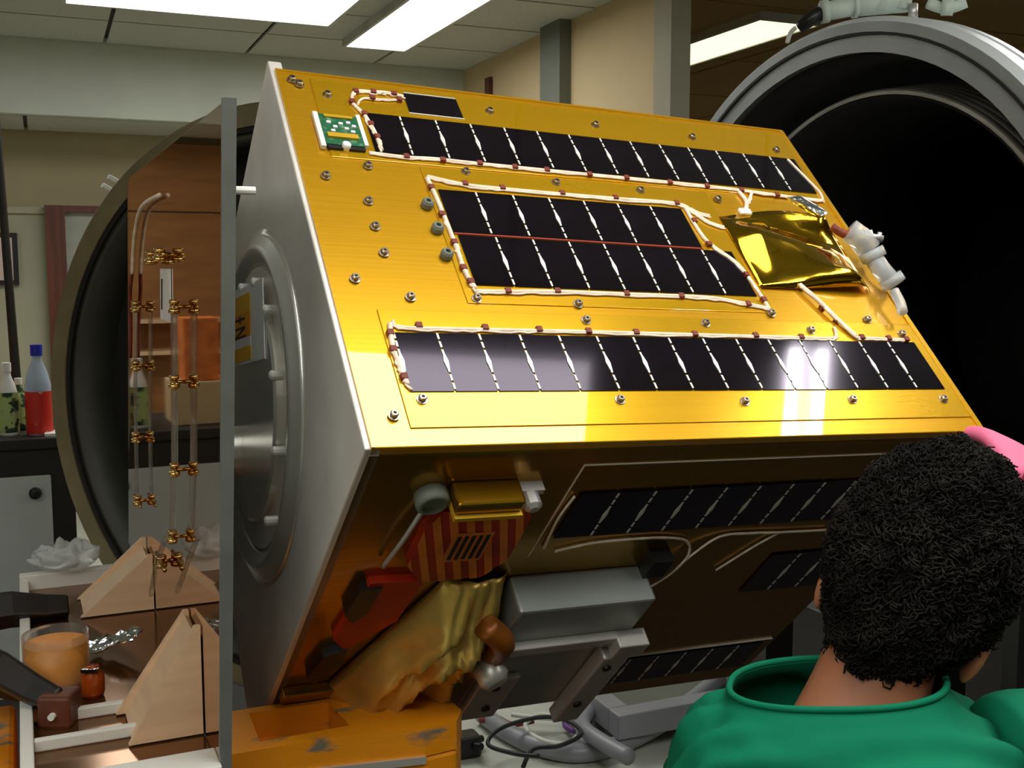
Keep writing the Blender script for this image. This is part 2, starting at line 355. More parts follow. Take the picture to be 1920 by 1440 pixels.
# ------------------------------------------------------------------ vacuum chamber and its door
def chamber():
    az = math.radians(60.6); d = Vector((math.sin(az), math.cos(az), 0))
    c = Vector((.796, 2.752, 1.40)); Rr = .75
    t = thing('vacuum_chamber', 'large round vacuum chamber with grey flange and black interior at the right', 'vacuum chamber', mtx=Matrix.Translation((c.x, c.y, 0)))
    mt = Matrix.Translation((0,0,c.z)) @ axis_mtx((0,0,0), d)
    bm = bm_new(); lathe(bm, [(Rr-.038,0),(Rr-.014,0),(Rr-.014,.07),(Rr-.038,.05)], 96, mt, closed=True); obj('flange', bm, M['flange'], t, True).modifiers.new('es','EDGE_SPLIT')
    bm = bm_new(); lathe(bm, [(Rr-.014,0),(Rr-.013,0),(Rr,.022),(Rr,.07),(Rr-.014,.07)], 96, mt, closed=True); obj('flange_rim', bm, M['flange_edge'], t, True).modifiers.new('es','EDGE_SPLIT')
    bm = bm_new(); lathe(bm, [(Rr-.045,-.003),(Rr-.038,-.003),(Rr-.038,.02),(Rr-.045,.02)], 96, mt, closed=True); obj('seal', bm, M['oring'], t)
    bm = bm_new(); lathe(bm, [(Rr-.084,.004),(Rr-.045,.004),(Rr-.045,.06),(Rr-.08,.06)], 96, mt, closed=True); obj('inner_flange', bm, M['flange'], t, True).modifiers.new('es','EDGE_SPLIT')
    bm = bm_new(); lathe(bm, [(Rr-.005,.07),(Rr+.002,.075),(Rr+.002,.10),(Rr-.06,.11),(Rr-.06,1.3),(Rr-.07,1.3),(Rr-.075,.07)], 96, mt, closed=True); obj('shell', bm, M['flange_edge'], t, True).modifiers.new('es','EDGE_SPLIT')
    bm = bm_new(); lathe(bm, [(Rr-.088,.03),(Rr-.08,.03),(Rr-.08,1.3),(.001,1.3),(.001,1.28),(Rr-.088,1.28)], 96, mt, closed=True); obj('lining', bm, M['chamber_dark'], t, True)
    bm = bm_new()
    for k in range(9):
        r0, z0 = .588+.0045*k, .125+.026*k
        lathe(bm, [(r0-.010,z0),(r0+.002,z0+.002),(r0+.006,z0+.012),(r0-.004,z0+.026)], 96, mt, closed=True)
    obj('shroud_rim', bm, M['shroud'], t, True)
    bm = bm_new(); lathe(bm, [(.570,.132),(.583,.132),(.583,1.2),(.570,1.2)], 72, mt, closed=True); lathe(bm,[(.001,1.19),(.575,1.19),(.575,1.2),(.001,1.2)],72,mt,closed=True); obj('shroud', bm, M['chamber_dark'], t, True)
    # stand
    side = d.cross(Vector((0,0,1)))
    for s in (-1, 1):
        for k in (.25, 1.05):
            q = side*s*.42 + d*k
            bm = bm_new(); box(bm, q.x-.04,q.x+.04,q.y-.04,q.y+.04,0,.90); obj('leg', bm, M['black'], t)
    return t
chamber()
def chamber_valves():
    t = thing('valve_assembly', 'pale enamel valve and pipe cluster on top of the chamber flange', 'valve', P(1640,30,2.78))
    b = t.location
    L = lambda px, py, d: P(px,py,d)-b
    bm = bm_new(); tube(bm, [L(1545,22,2.78),L(1600,12,2.78)], .024, 16, 0); tube(bm,[L(1598,12,2.78),L(1606,11,2.78)],.03,16,0); tube(bm,[L(1540,23,2.78),L(1552,21,2.78)],.029,16,0); obj('valve_body', bm, M['valve'], t, True)
    bm = bm_new(); tube(bm, [L(1604,10,2.78),L(1700,2,2.80)], .028, 14, 0); tube(bm,[L(1650,20,2.78),L(1650,-40,2.78)],.022,12,0); tube(bm,[L(1622,20,2.78),L(1622,-30,2.78)],.012,10,0); tube(bm,[L(1690,16,2.78),L(1690,-30,2.78)],.014,10,0); obj('manifold', bm, M['valve'], t, True)
    bm = bm_new(); tube(bm, [L(1712,8,2.78),L(1712,34,2.78)], .012, 10, 0); obj('steel_stub', bm, M['shroud'], t, True)
    bm = bm_new(); tube(bm, [L(1538,26,2.79),L(1520,36,2.79),L(1500,52,2.81)], lambda k: .02-.004*k, 12, 3); obj('black_hose_end', bm, M['black'], t, True)
    bm = bm_new(); tube(bm, [L(1492,52,2.86),L(1482,62,2.86),L(1476,80,2.86)], .006, 8, 3); obj('clip', bm, M['white'], t, True)
    bm = bm_new(); tube(bm, [L(1740,6,2.76),L(1775,16,2.74),L(1812,4,2.72)], .014, 10, 4); tube(bm,[L(1765,14,2.74),L(1788,14,2.73)],.02,12,0); obj('elbow', bm, M['valve'], t, True)
chamber_valves()
def chamber_door():
    az = math.radians(24.1); d = Vector((math.sin(az), math.cos(az), 0)); c = Vector((-.594, 2.702, 1.20)); Rr = .75
    t = thing('chamber_door', 'round dished chamber door with bronze rim standing open at the left', 'chamber door', mtx=Matrix.Translation((c.x, c.y, 0)))
    mt = Matrix.Translation((0,0,c.z)) @ axis_mtx((0,0,0), d)
    bm = bm_new(); lathe(bm, [(Rr-.055,0),(Rr-.004,0),(Rr,.004),(Rr,.05),(Rr-.055,.05)], 96, mt, closed=True); obj('rim', bm, M['door_rim'], t, True).modifiers.new('es','EDGE_SPLIT')
    bm = bm_new(); lathe(bm, [(Rr-.068,.004),(Rr-.056,.004),(Rr-.056,.03),(Rr-.068,.03)], 96, mt, closed=True); obj('seal', bm, M['oring'], t)
    bm = bm_new(); lathe(bm, [(Rr-.085,.012),(Rr-.068,.012),(Rr-.068,.16),(Rr-.085,.16)], 96, mt, closed=True); obj('liner', bm, M['door_in'], t, True)
    bm = bm_new(); lathe(bm, [(Rr-.03,.05),(Rr-.03,.18),(.5,.30),(.001,.34),(.001,.33),(.5,.29),(Rr-.05,.17),(Rr-.05,.05)], 96, mt, closed=True); obj('dish', bm, M['door_rim'], t, True)
    bm = bm_new(); lathe(bm, [(.001,.15),(Rr-.085,.15),(Rr-.085,.16),(.001,.16)], 72, mt, closed=True); obj('inner_plate', bm, M['chamber_dark'], t)
    for px, py in ((196,351),(207,335)):
        p = P(px+14, py+6, 2.92)-Vector((c.x,c.y,0)); q = P(px-4, py-4, 2.90)-Vector((c.x,c.y,0))
        bm = bm_new(); tube(bm, [p, q], .007, 8, 0); obj('bolt', bm, M['white'], t)
    side = d.cross(Vector((0,0,1)))
    for s in (-1, 1):
        q = side*s*.4 + d*.1
        bm = bm_new(); box(bm, q.x-.035,q.x+.035,q.y-.035,q.y+.035,0,.60); obj('leg', bm, M['flange'], t)
chamber_door()

# ------------------------------------------------------------------ the satellite
Aw = Vector((-.29893353,1.41150019,1.79842543))
U_ = Vector((.90381526,.42567346,-.04381874)); V_ = Vector((.27722134,-.66318304,-.69522413)); N_ = Vector((-.32499831,.61620668,-.71740072))
U_.normalize(); V_ = (V_-U_*U_.dot(V_)).normalized(); N_ = U_.cross(V_)*1.0
if N_.dot(Vector((-.325,.616,-.717))) < 0: N_ = -N_
L_, S_, D_ = .8, .6, .66
base = Aw+U_*.4+V_*S_+N_*D_
SM = Matrix((U_, -V_, -N_)).transposed().to_4x4(); SM.translation = base
sat = thing('satellite', 'box-shaped gold satellite with black solar cells and a silver end face', 'satellite', mtx=SM)
def s1(u, v, h=0): return Vector((u-.4, S_-v, D_+h))          # on the upper panel
def s2(u, n, h=0): return Vector((u-.4, -h, D_-n))            # on the lower panel
def s0(v, n, h=0): return Vector((-.4-h, S_-v, D_-n))         # on the end face
def slab(f, p0, p1, h0, h1, bm):                              # rectangle of a face, between two heights
    (x0,y0),(x1,y1) = p0, p1
    hexa(bm, [f(x0,y0,h0),f(x1,y0,h0),f(x1,y1,h0),f(x0,y1,h0),f(x0,y0,h1),f(x1,y0,h1),f(x1,y1,h1),f(x0,y1,h1)])
T = .012
bm = bm_new(); box(bm,-.4+.012,.4-.004,T,S_-T,T,D_-T); obj('core', bm, M['black'], sat)
bm = bm_new(); slab(s1,(0,0),(L_,S_),-T,0,bm); obj('upper_panel', bm, M['gold'], sat, bevel=.0012)
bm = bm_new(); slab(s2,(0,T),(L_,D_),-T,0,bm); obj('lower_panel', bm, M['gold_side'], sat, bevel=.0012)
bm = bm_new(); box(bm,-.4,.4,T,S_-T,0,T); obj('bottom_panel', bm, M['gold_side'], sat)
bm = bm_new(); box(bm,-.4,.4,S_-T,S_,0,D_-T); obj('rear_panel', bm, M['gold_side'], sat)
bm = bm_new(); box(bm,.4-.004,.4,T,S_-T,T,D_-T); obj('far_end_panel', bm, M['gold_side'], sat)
bm = bm_new(); box(bm,-.406,-.388,.0,S_+.02,.0,D_-.002); obj('end_plate', bm, M['silver'], sat, bevel=.002)
# insert plates on the upper panel
for p0, p1 in (((.042,.014),(.797,.168)), ((.152,.172),(.575,.405)), ((.044,.419),(.797,.578))):
    bm = bm_new(); slab(s1,p0,p1,0,.0014,bm); obj('insert_plate', bm, M['gold_plate'], sat, bevel=.0005)
bm = bm_new(); slab(s1,(.0,.0),(.8,.0035),0,.0012,bm); slab(s1,(.0,.0035),(.0035,.6),0,.0012,bm); slab(s1,(.792,.0035),(.8,.6),0,.002,bm); obj('edge_strip', bm, M['gold'], sat)
# solar cells: one mesh, an object each
CW, CH = .0492, .074
def cell_mesh(w, h):
    bm = bm_new(); box(bm, .0011, w-.0011, -h, 0, 0, .0012)
    bmesh.ops.recalc_face_normals(bm, faces=bm.faces[:]); me = bpy.data.meshes.new('solar_cell'); bm.to_mesh(me); bm.free(); me.materials.append(M['cell']); return me
def contact_mesh(h):
    bm = bm_new(); n = 7; z0, z1 = .0013, .0019
    for k in range(n):
        y0 = -h*(k+.1)/n; y1 = -h*(k+.8)/n; wd = .0011
        box(bm, -wd, wd, y1, y0, z0, z1)
    prism(bm, [(-.0004,-h*.34,z0),(-.0026,-h*.5,z0),(-.001,-h*.66,z0),(.0012,-h*.66,z0),(.0028,-h*.5,z0),(.0008,-h*.34,z0)], (0,0,z1-z0+.0003))
    bmesh.ops.recalc_face_normals(bm, faces=bm.faces[:]); me = bpy.data.meshes.new('interconnect'); bm.to_mesh(me); bm.free(); me.materials.append(M['contact']); return me
F2 = Matrix(((1,0,0),(0,0,1),(0,-1,0)))    # not used for upper panel
def strip(f, u0, v0, w, h, n, hh, first=False):
    cm, km = cell_mesh(w,h), contact_mesh(h)
    o = f(u0,v0,hh); ex = (f(u0+1,v0,hh)-o); ey = -(f(u0,v0+1,hh)-o); ez = f(u0,v0,hh+1)-o
    rot = Matrix((ex,ey,ez)).transposed().to_4x4()
    for k in range(n):
        m = rot.copy(); m.translation = f(u0+k*w, v0, hh); share('solar_cell', cm, sat, m)
        if k or first:
            m = rot.copy(); m.translation = f(u0+k*w, v0, hh); share('interconnect', km, sat, m)
strip(s1, .0985, .0755, .0489, .0790, 14, .0015)
strip(s1, .1635, .2150, .0503, .0765, 7, .0015)
strip(s1, .1680, .2955, .0490, .0820, 8, .0015)
strip(s1, .0540, .4530, .0483, .0800, 15, .0015, True)
strip(s1, .1635, .0240, .0770, .0400, 1, .0015)
bm = bm_new(); slab(s1,(.165,.2918),(.515,.2938),.0015,.003,bm); obj('red_bus_line', bm, M['redline'], sat)
bm = bm_new(); slab(s1,(.1635,.0650),(.2405,.0664),.0015,.003,bm); slab(s1,(.165,.0225),(.238,.024),.0015,.0035,bm); obj('cell_edge_line', bm, M['contact'], sat)
# screws
bm = bm_new(); lathe(bm, [(.0062,0),(.0062,.0012),(.0042,.0014),(.0042,.0052),(.0034,.0058),(.0018,.0058),(.0018,.003),(.0004,.003)], 12)
bmesh.ops.recalc_face_normals(bm, faces=bm.faces[:]); scm = bpy.data.meshes.new('screw'); bm.to_mesh(scm); bm.free(); scm.materials.append(M['screw'])
for u, v in [(.018,.022),(.026,.030),(.059,.046),(.284,.041),(.446,.045),(.608,.048),(.758,.057),(.084,.181),(.028,.206),(.071,.246),(.070,.289),(.071,.332),(.029,.375),(.086,.400),(.164,.399),(.291,.402),(.212,.176),(.337,.182),(.464,.183),(.588,.188),(.292,.428),(.457,.428),(.567,.407),(.615,.435),(.722,.413),(.766,.438),(.064,.543),(.030,.563),(.291,.546),(.455,.550),(.615,.549),(.763,.550)]:
    share('screw', scm, sat, Matrix.Translation(s1(u,v,.0012)))
# dark connectors left of the middle cells
bm = bm_new(); lathe(bm, [(.0075,0),(.0075,.006),(.0055,.009),(.003,.009),(.003,.005),(.0005,.005)], 14)
bmesh.ops.recalc_face_normals(bm, faces=bm.faces[:]); cnm = bpy.data.meshes.new('connector'); bm.to_mesh(cnm); bm.free(); cnm.materials.append(M['trunk'])
for u, v in ((.143,.246),(.145,.288),(.145,.332)): share('connector', cnm, sat, Matrix.Translation(s1(u,v,.0012)))
# circuit board
bm = bm_new(); slab(s1,(.037,.092),(.086,.150),.0015,.006,bm); pcb = obj('circuit_board', bm, M['pcb'], sat)
bm = bm_new(); slab(s1,(.031,.090),(.037,.156),.0015,.007,bm); slab(s1,(.086,.088),(.091,.148),.0015,.007,bm); obj('board_rail', bm, M['white'], pcb)
bm = bm_new(); slab(s1,(.042,.131),(.080,.139),.006,.009,bm); slab(s1,(.044,.094),(.080,.099),.006,.008,bm); obj('chip_cover', bm, M['chip'], pcb)
bm = bm_new()
for u, v in ((.045,.108),(.052,.116),(.060,.109),(.066,.118),(.070,.106),(.076,.112),(.048,.124),(.073,.123)): slab(s1,(u,v),(u+.005,v+.004),.006,.0085,bm)
obj('chip', bm, M['label'], pcb)
bm = bm_new(); slab(s1,(.040,.150),(.086,.156),.0015,.005,bm); obj('board_edge', bm, M['black'], pcb)
bm = bm_new(); lathe(bm, [(.0055,0),(.0055,.008),(.003,.0095)], 12, Matrix.Translation(s1(.062,.152,.0016))); obj('board_post', bm, M['label'], pcb, True)
# wire harnesses with ties
tie = bm_new(); box(tie,-.0034,.0034,-.0034,.0034,-.0008,.0050); bmesh.ops.recalc_face_normals(tie, faces=tie.faces[:]); tiem = bpy.data.meshes.new('cable_tie'); tie.to_mesh(tiem); tie.free(); tiem.materials.append(M['wire_red'])
def harness(f, pts, r=.0022, h=.0030, ties=(), m='wire_white', name='cable_harness', wob=.0012):
    q = []
    for i, p in enumerate(pts): q.append(f(p[0], p[1], (p[2] if len(p) > 2 else h)))
    sp = smooth_path(q, 7)
    bm = bm_new(); tube(bm, sp, r, 6, 0)
    ex = (f(1,0,0)-f(0,0,0)); ey = (f(0,1,0)-f(0,0,0))
    sp2 = [p+ex*random.uniform(-wob,wob)+ey*random.uniform(-wob,wob)+(ey*r*1.3) for p in sp]
    tube(bm, sp2, r*.6, 5, 0)
    o = obj(name, bm, M[m], sat, True)
    for u, v in ties:
        share('cable_tie', tiem, o, Matrix.Translation(f(u,v,.0016)))
    return o
harness(s1, [(.099,.077),(.106,.113),(.108,.149)], .0028, ties=[(.100,.080),(.104,.100),(.107,.125)], wob=.003)
harness(s1, [(.090,.157),(.137,.159),(.175,.157),(.218,.158),(.284,.159),(.393,.160),(.519,.161),(.638,.164),(.723,.169),(.784,.171)], .0022, ties=[(.137,.159),(.185,.159),(.235,.159),(.284,.160),(.330,.160),(.393,.161),(.450,.161),(.519,.162),(.580,.163),(.638,.165),(.700,.168)])
harness(s1, [(.784,.171),(.788,.150),(.777,.110),(.768,.078)], .002, wob=.001)
harness(s1, [(.163,.032),(.140,.028),(.122,.030),(.098,.033),(.090,.050),(.091,.064),(.099,.077)], .0024, ties=[(.122,.031),(.098,.034),(.089,.057),(.150,.030)], wob=.002)
harness(s1, [(.160,.040),(.130,.044),(.106,.046),(.095,.060)], .0015, ties=[(.155,.041),(.118,.044)], wob=.001)
harness(s1, [(.156,.193),(.203,.203),(.253,.205),(.337,.206),(.416,.206),(.511,.206),(.532,.222),(.548,.240),(.569,.248)], .0025, ties=[(.203,.202),(.253,.204),(.337,.205),(.416,.205),(.511,.206)])
harness(s1, [(.556,.226),(.540,.222),(.530,.214)], .0022)
harness(s1, [(.155,.196),(.158,.227),(.160,.275),(.161,.320),(.161,.359),(.166,.384)], .0030, ties=[(.156,.214),(.157,.262),(.160,.310),(.160,.352),(.163,.374)], wob=.003)
harness(s1, [(.166,.388),(.205,.387),(.269,.384),(.362,.384),(.476,.384),(.530,.392),(.567,.400)], .0024, ties=[(.205,.387),(.269,.384),(.362,.384),(.440,.384),(.536,.394)])
harness(s1, [(.522,.214),(.527,.277),(.557,.321),(.565,.374),(.566,.402)], .0026, ties=[(.524,.240),(.527,.285),(.560,.340),(.565,.385)], wob=.002)
harness(s1, [(.057,.437),(.064,.446),(.124,.447),(.2,.447),(.287,.447),(.431,.448),(.59,.449),(.640,.449),(.652,.440),(.655,.430)], .0022, ties=[(.084,.444),(.160,.445),(.225,.446),(.287,.447),(.350,.447),(.431,.448),(.52,.448),(.59,.449)])
harness(s1, [(.637,.356,.006),(.652,.388,.007),(.665,.418,.006),(.681,.446,.004)], .0032, ties=[(.655,.395),(.666,.418)])
harness(s1, [(.681,.447),(.720,.448),(.762,.449)], .0022, ties=[(.690,.447),(.735,.448),(.765,.449)])
harness(s1, [(.053,.441),(.049,.471),(.050,.500),(.053,.525)], .0030, ties=[(.050,.455),(.048,.478),(.051,.515)], wob=.003)
harness(s1, [(.633,.168),(.636,.186),(.628,.203),(.620,.210)], .0030)
harness(s1, [(.656,.167),(.645,.182),(.634,.192)], .0024)
bm = bm_new(); slab(s1,(.612,.206),(.632,.217),.0,.006,bm); obj('plug', bm, M['label'], sat, bevel=.002)
# mirror-gold foil blanket on the upper panel, buckled
bm = bm_new(); nu, nv = 26, 16; g = []
for i in range(nu+1):
    row = []
    for j in range(nv+1):
        s, t = i/nu, j/nv
        u = .572+.19*s*(1-.02*t); v = .226+.135*t+.016*math.sin(PI*s)*(1-t)*-1
        edge = min(1, 6*min(s, 1-s, t+.06, 1.06-t))
        ph = (t-.15-.62*s)*7.0
        h = .003+edge*(.014+.013*math.sin(ph)+.006*math.sin(ph*1.7+s*4))*(.55+.45*s)
        row.append(bm.verts.new(s1(u, v, h)))
    g.append(row)
for i in range(nu):
    for j in range(nv): bm.faces.new((g[i][j],g[i+1][j],g[i+1][j+1],g[i][j+1]))
fo = obj('foil_blanket', bm, M['foil'], sat, True); fo.modifiers.new('thick','SOLIDIFY').thickness = .0008
# silver scrap on the foil and clear plastic coupling on the far edge
bm = bm_new(); prism(bm, [s1(.690,.198,.02),(s1(.712,.196,.024)),s1(.726,.212,.026),s1(.742,.232,.026),s1(.728,.236,.022),s1(.708,.218,.024)], s1(0,0,.004)-s1(0,0,0)); obj('silver_tape', bm, M['silverfoil'], sat)
def hardware():
    L = SM.inverted()
    def q(px, py, d): return L @ P(px,py,d)
    d0 = 1.52
    bm = bm_new()
    tube(bm, [q(1592,432,d0),q(1612,446,d0),q(1630,470,d0)], .017, 14, 0); h = obj('clear_coupling', bm, M['acrylic'], sat, True)
    bm = bm_new(); tube(bm, [q(1634,478,d0-.01),q(1652,505,d0-.02),q(1674,530,d0-.03)], .013, 14, 0); tube(bm,[q(1632,470,d0-.01),q(1640,486,d0-.01)],.018,14,0); tube(bm,[q(1668,520,d0-.03),q(1678,534,d0-.03)],.017,14,0); obj('coupling_barrel', bm, M['acrylic'], h, True)
    bm = bm_new(); tube(bm, [q(1610,440,d0),q(1655,448,d0)], .005, 8, 0); tube(bm,[q(1630,432,d0),q(1640,470,d0)],.004,8,0); tube(bm,[q(1650,436,d0),q(1642,462,d0)],.0035,8,0); obj('coupling_lever', bm, M['shroud'], h, True)
    bm = bm_new(); tube(bm,[q(1670,524,d0-.03),q(1694,520,d0-.03)],.004,8,0); obj('coupling_pin', bm, M['shroud'], h, True)
    bm = bm_new(); tube(bm, [q(1622,480,d0-.01),q(1640,492,d0-.01)], .009, 10, 0); obj('coupling_collar', bm, M['black'], h, True)
    bm = bm_new(); tube(bm, [q(1676,545,d0-.05),q(1688,568,d0-.06),q(1692,585,d0-.07)], .007, 10, 3); obj('clear_tube_end', bm, M['acrylic'], h, True)
    bm = bm_new(); tube(bm, [q(1560,425,d0+.0),q(1580,438,d0),q(1600,440,d0)], .006, 8, 3); obj('red_lead', bm, M['wire_red'], h, True)
hardware()
# ---- lower panel
strip(s2, .262, .092, .0492, .0880, 9, .0015)
strip(s2, .628, .262, .0492, .0980, 3, .0015)
strip(s2, .090, .535, .0492, .0800, 14, .0015)
bm = bm_new(); slab(s2,(.245,.040),(.79,.0412),0,.0012,bm); slab(s2,(.245,.040),(.2462,.22),0,.0012,bm); slab(s2,(.06,.527),(.79,.5285),0,.0025,bm); obj('seam_line', bm, M['contact'], sat)
for pts in ([(.276,.208),(.321,.196),(.380,.193),(.427,.196),(.462,.208),(.475,.235,.008),(.462,.268,.014),(.430,.300,.02),(.405,.318,.03)], [(.470,.262,.010),(.482,.230,.008),(.510,.202),(.56,.200),(.603,.203),(.694,.206),(.76,.208)], [(.603,.203),(.580,.235),(.560,.270),(.550,.288)], [(.255,.095),(.252,.140),(.258,.200)]):
    harness(s2, pts, .0016, wob=.0006)
# octagonal striped cover
oct_ = [(.100,.098),(.190,.098),(.208,.118),(.210,.200),(.188,.238),(.112,.238),(.088,.200),(.088,.130)]
bm = bm_new(); prism(bm, [s2(u,n,.0) for u,n in oct_], s2(0,0,.012)-s2(0,0,0)); cov = obj('striped_cover', bm, M['stripe_a'], sat)
def clip_poly(poly, a, b, c):
    out = []
    for i in range(len(poly)):
        p, q = poly[i], poly[(i+1)%len(poly)]; dp = a*p[0]+b*p[1]-c; dq = a*q[0]+b*q[1]-c
        if dp >= 0: out.append(p)
        if dp*dq < 0: k = dp/(dp-dq); out.append((p[0]+(q[0]-p[0])*k, p[1]+(q[1]-p[1])*k))
    return out
cx_, cy_ = .149, .168
for k in range(-8, 9):
    c0 = k*.0182; ca, sa = .944, -.329
    poly = clip_poly(oct_, ca, sa, ca*cx_+sa*cy_+c0); poly = clip_poly(poly, -ca, -sa, -(ca*cx_+sa*cy_+c0+.0088)) if len(poly) > 2 else []
    if len(poly) > 2:
        bm = bm_new(); prism(bm, [s2(u,n,.0121) for u,n in poly], s2(0,0,.0008)-s2(0,0,0)); obj('stripe', bm, M['stripe_b'], cov)
bm = bm_new(); slab(s2,(.125,.140),(.172,.196),.0129,.0136,bm); obj('hatch_patch', bm, M['stripe_b'], cov)
for k in range(5):
    bm = bm_new(); u = .130+.0085*k; prism(bm, [s2(u,.145,.0137),s2(u+.0045,.145,.0137),s2(u+.0045,.191,.0137),s2(u,.191,.0137)], s2(0,0,.0006)-s2(0,0,0)); obj('hatch_bar', bm, M['ink'], cov)
# bracket with connector over it
bm = bm_new(); slab(s2,(.100,.060),(.176,.078),0,.030,bm); br = obj('bracket_bar', bm, M['gold_side'], sat, bevel=.003)
bm = bm_new(); slab(s2,(.100,.078),(.176,.084),0,.034,bm); obj('bracket_lip', bm, M['chip'], br)
bm = bm_new(); lathe(bm, [(.018,0),(.018,.014),(.012,.018),(.012,.012),(.001,.012)], 18, axis_mtx(s2(.082,.080,0),(0,-1,0))); obj('round_connector', bm, M['trunk'], sat, True)
bm = bm_new(); lathe(bm, [(.010,0),(.010,.026),(.005,.03)], 14, axis_mtx(s2(.190,.076,0),(0,-1,0))); slab(s2,(.178,.066),(.205,.074),0,.012,bm); obj('latch', bm, M['shroud'], sat)
bm = bm_new(); tube(bm, [s2(.078,.095,.008),s2(.068,.150,.012),s2(.062,.205,.008)], .0028, 8, 4); obj('cover_cord', bm, M['alu_pale'], sat, True)
# orange tape with black patch, crumpled gold foil
bm = bm_new(); prism(bm, [s2(.055,.236,0),s2(.120,.240,0),s2(.110,.330,0),s2(.060,.390,0),s2(.040,.360,0)], s2(0,0,.010)-s2(0,0,0)); obj('red_tape', bm, M['red'], sat)
bm = bm_new(); prism(bm, [s2(.045,.245,.0),s2(.070,.243,.0),s2(.066,.300,.0),s2(.052,.318,.0),s2(.040,.300,.0)], s2(0,0,.013)-s2(0,0,0)); obj('black_tape', bm, M['black'], sat)
bm = bm_new(); prism(bm, [s2(.036,.400,.0),s2(.062,.385,.0),s2(.066,.420,.0),s2(.040,.470,.0),s2(.026,.450,.0)], s2(0,0,.012)-s2(0,0,0)); obj('black_tape', bm, M['black'], sat)
from mathutils import noise
def ridge(p): return 1-abs(noise.noise(p))*2
bm = bm_new(); nu, nv = 30, 26; g = []
for j in range(nv+1):
    t = j/nv; row = []
    cu = .190-.045*t; wd = .040+.055*t; n0 = .250+.255*t
    for i in range(nu+1):
        x = i/nu*2-1; env = max(0, 1-abs(x)**3)*(1-max(0,(t-.9)*5)) ; env *= min(1, t*5+.15)
        q = Vector((x*1.6+t*1.2, t*2.2-x*.5, 3.3))
        h = .002+env*(.022+.040*max(0,ridge(q*.8))+.016*ridge(q*1.9)+.004*ridge(q*4))
        row.append(bm.verts.new(s2(cu+x*wd, n0-.022*x*t, h)))
    g.append(row)
for j in range(nv):
    for i in range(nu): bm.faces.new((g[j][i],g[j][i+1],g[j+1][i+1],g[j+1][i]))
gw = obj('gold_wrap', bm, M['foil_dull'], sat, True); gw.modifiers.new('t','SOLIDIFY').thickness = .001
bm = bm_new(); tube(bm, [s2(.198,.285,.05),s2(.226,.31,.06),s2(.236,.36,.05),s2(.222,.40,.05)], .016, 10, 4); obj('orange_wrap', bm, M['foil_orange'], sat, True)
bm = bm_new(); lathe(bm, [(.001,0),(.020,0),(.020,.03),(.014,.038),(.001,.038)], 16, axis_mtx(s2(.228,.382,.045),(.3,-1,0))); obj('white_cap', bm, M['alu_pale'], sat, True)
bm = bm_new(); slab(s2,(.004,.492),(.262,.512),0,.014,bm); obj('lower_rail', bm, M['gold_side'], sat, bevel=.002)
# aluminium instrument box
bm = bm_new(); slab(s2,(.236,.262),(.425,.540),0,.050,bm); bx = obj('instrument_box', bm, M['alu_box'], sat, bevel=.004)
bm = bm_new(); slab(s2,(.232,.335),(.438,.350),.050,.062,bm); slab(s2,(.240,.362),(.40,.368),.05,.056,bm); obj('rib', bm, M['alu_pale'], bx, bevel=.002)
bm = bm_new(); slab(s2,(.395,.335),(.440,.365),.05,.075,bm); obj('end_block', bm, M['alu_pale'], bx, bevel=.002)
bm = bm_new(); slab(s2,(.388,.370),(.428,.560),.05,.072,bm); b2 = obj('strut', bm, M['alu_pale'], bx, bevel=.003)
bm = bm_new(); slab(s2,(.236,.420),(.292,.535),.05,.060,bm); obj('tab', bm, M['alu_pale'], bx, bevel=.003)
bm = bm_new()
for u, n in ((.402,.395),(.402,.50),(.262,.44),(.268,.50)): lathe(bm, [(.006,0),(.006,.003),(.003,.004)], 10, axis_mtx(s2(u,n,.0725 if u>.3 else .0605),(0,-1,0)))
obj('box_screw', bm, M['black'], bx)
bm = bm_new(); tube(bm, [s2(.43,.40,.04),s2(.452,.42,.05),s2(.445,.47,.05),s2(.43,.52,.05)], .003, 8, 5); obj('box_lead', bm, M['alu_pale'], bx, True)
bm = bm_new(); slab(s2,(.415,.225),(.445,.262),0,.02,bm); obj('dark_socket', bm, M['black'], sat)
# ---- end face: launch adapter ring, disc, bolts, reflection sheet with stickers
AC = (.285, .325)
mt = axis_mtx(s0(*AC,.006), (-1,0,0))
bm = bm_new(); lathe(bm, [(.184,0),(.232,0),(.222,.003),(.212,.010),(.207,.013),(.202,.013),(.198,.010),(.190,.004)], 96, mt, closed=True); obj('adapter_lip', bm, M['silver_ring'], sat, True)
bm = bm_new(); lathe(bm, [(.001,.0),(.183,.0),(.183,.004),(.001,.004)], 64, mt, closed=True); obj('adapter_groove', bm, M['silver'], sat)
bm = bm_new(); lathe(bm, [(.001,.004),(.148,.004),(.148,.012),(.144,.015),(.001,.015)], 64, mt, closed=True); obj('adapter_disc', bm, M['silver_ring'], sat)
for v, n in ((.262,.165),(.346,.190),(.421,.240),(.462,.325),(.19,.19),(.14,.25)):
    bm = bm_new(); lathe(bm, [(.006,.004),(.006,.018),(.003,.020)], 10, axis_mtx(s0(v,n,.006),(-1,0,0))); obj('adapter_bolt', bm, M['contact'], sat)
bm = bm_new(); slab_pts = [(.060,.352),(.222,.150),(.306,.205),(.142,.415)]; prism(bm, [s0(v,n,.0215) for v,n in slab_pts], (-.001,0,0)); sheet = obj('reflection_sheet', bm, M['label'], sat)  # flat white sheet in place of a bright reflection in the polished disc
def on_sheet(x, y):                       # x across, y down the sheet, both 0..1
    a, b, c, d = [Vector(s0(v,n,.0228)) for v,n in slab_pts]; return (a*(1-x)+b*x)*(1-y)+(d*(1-x)+c*x)*y
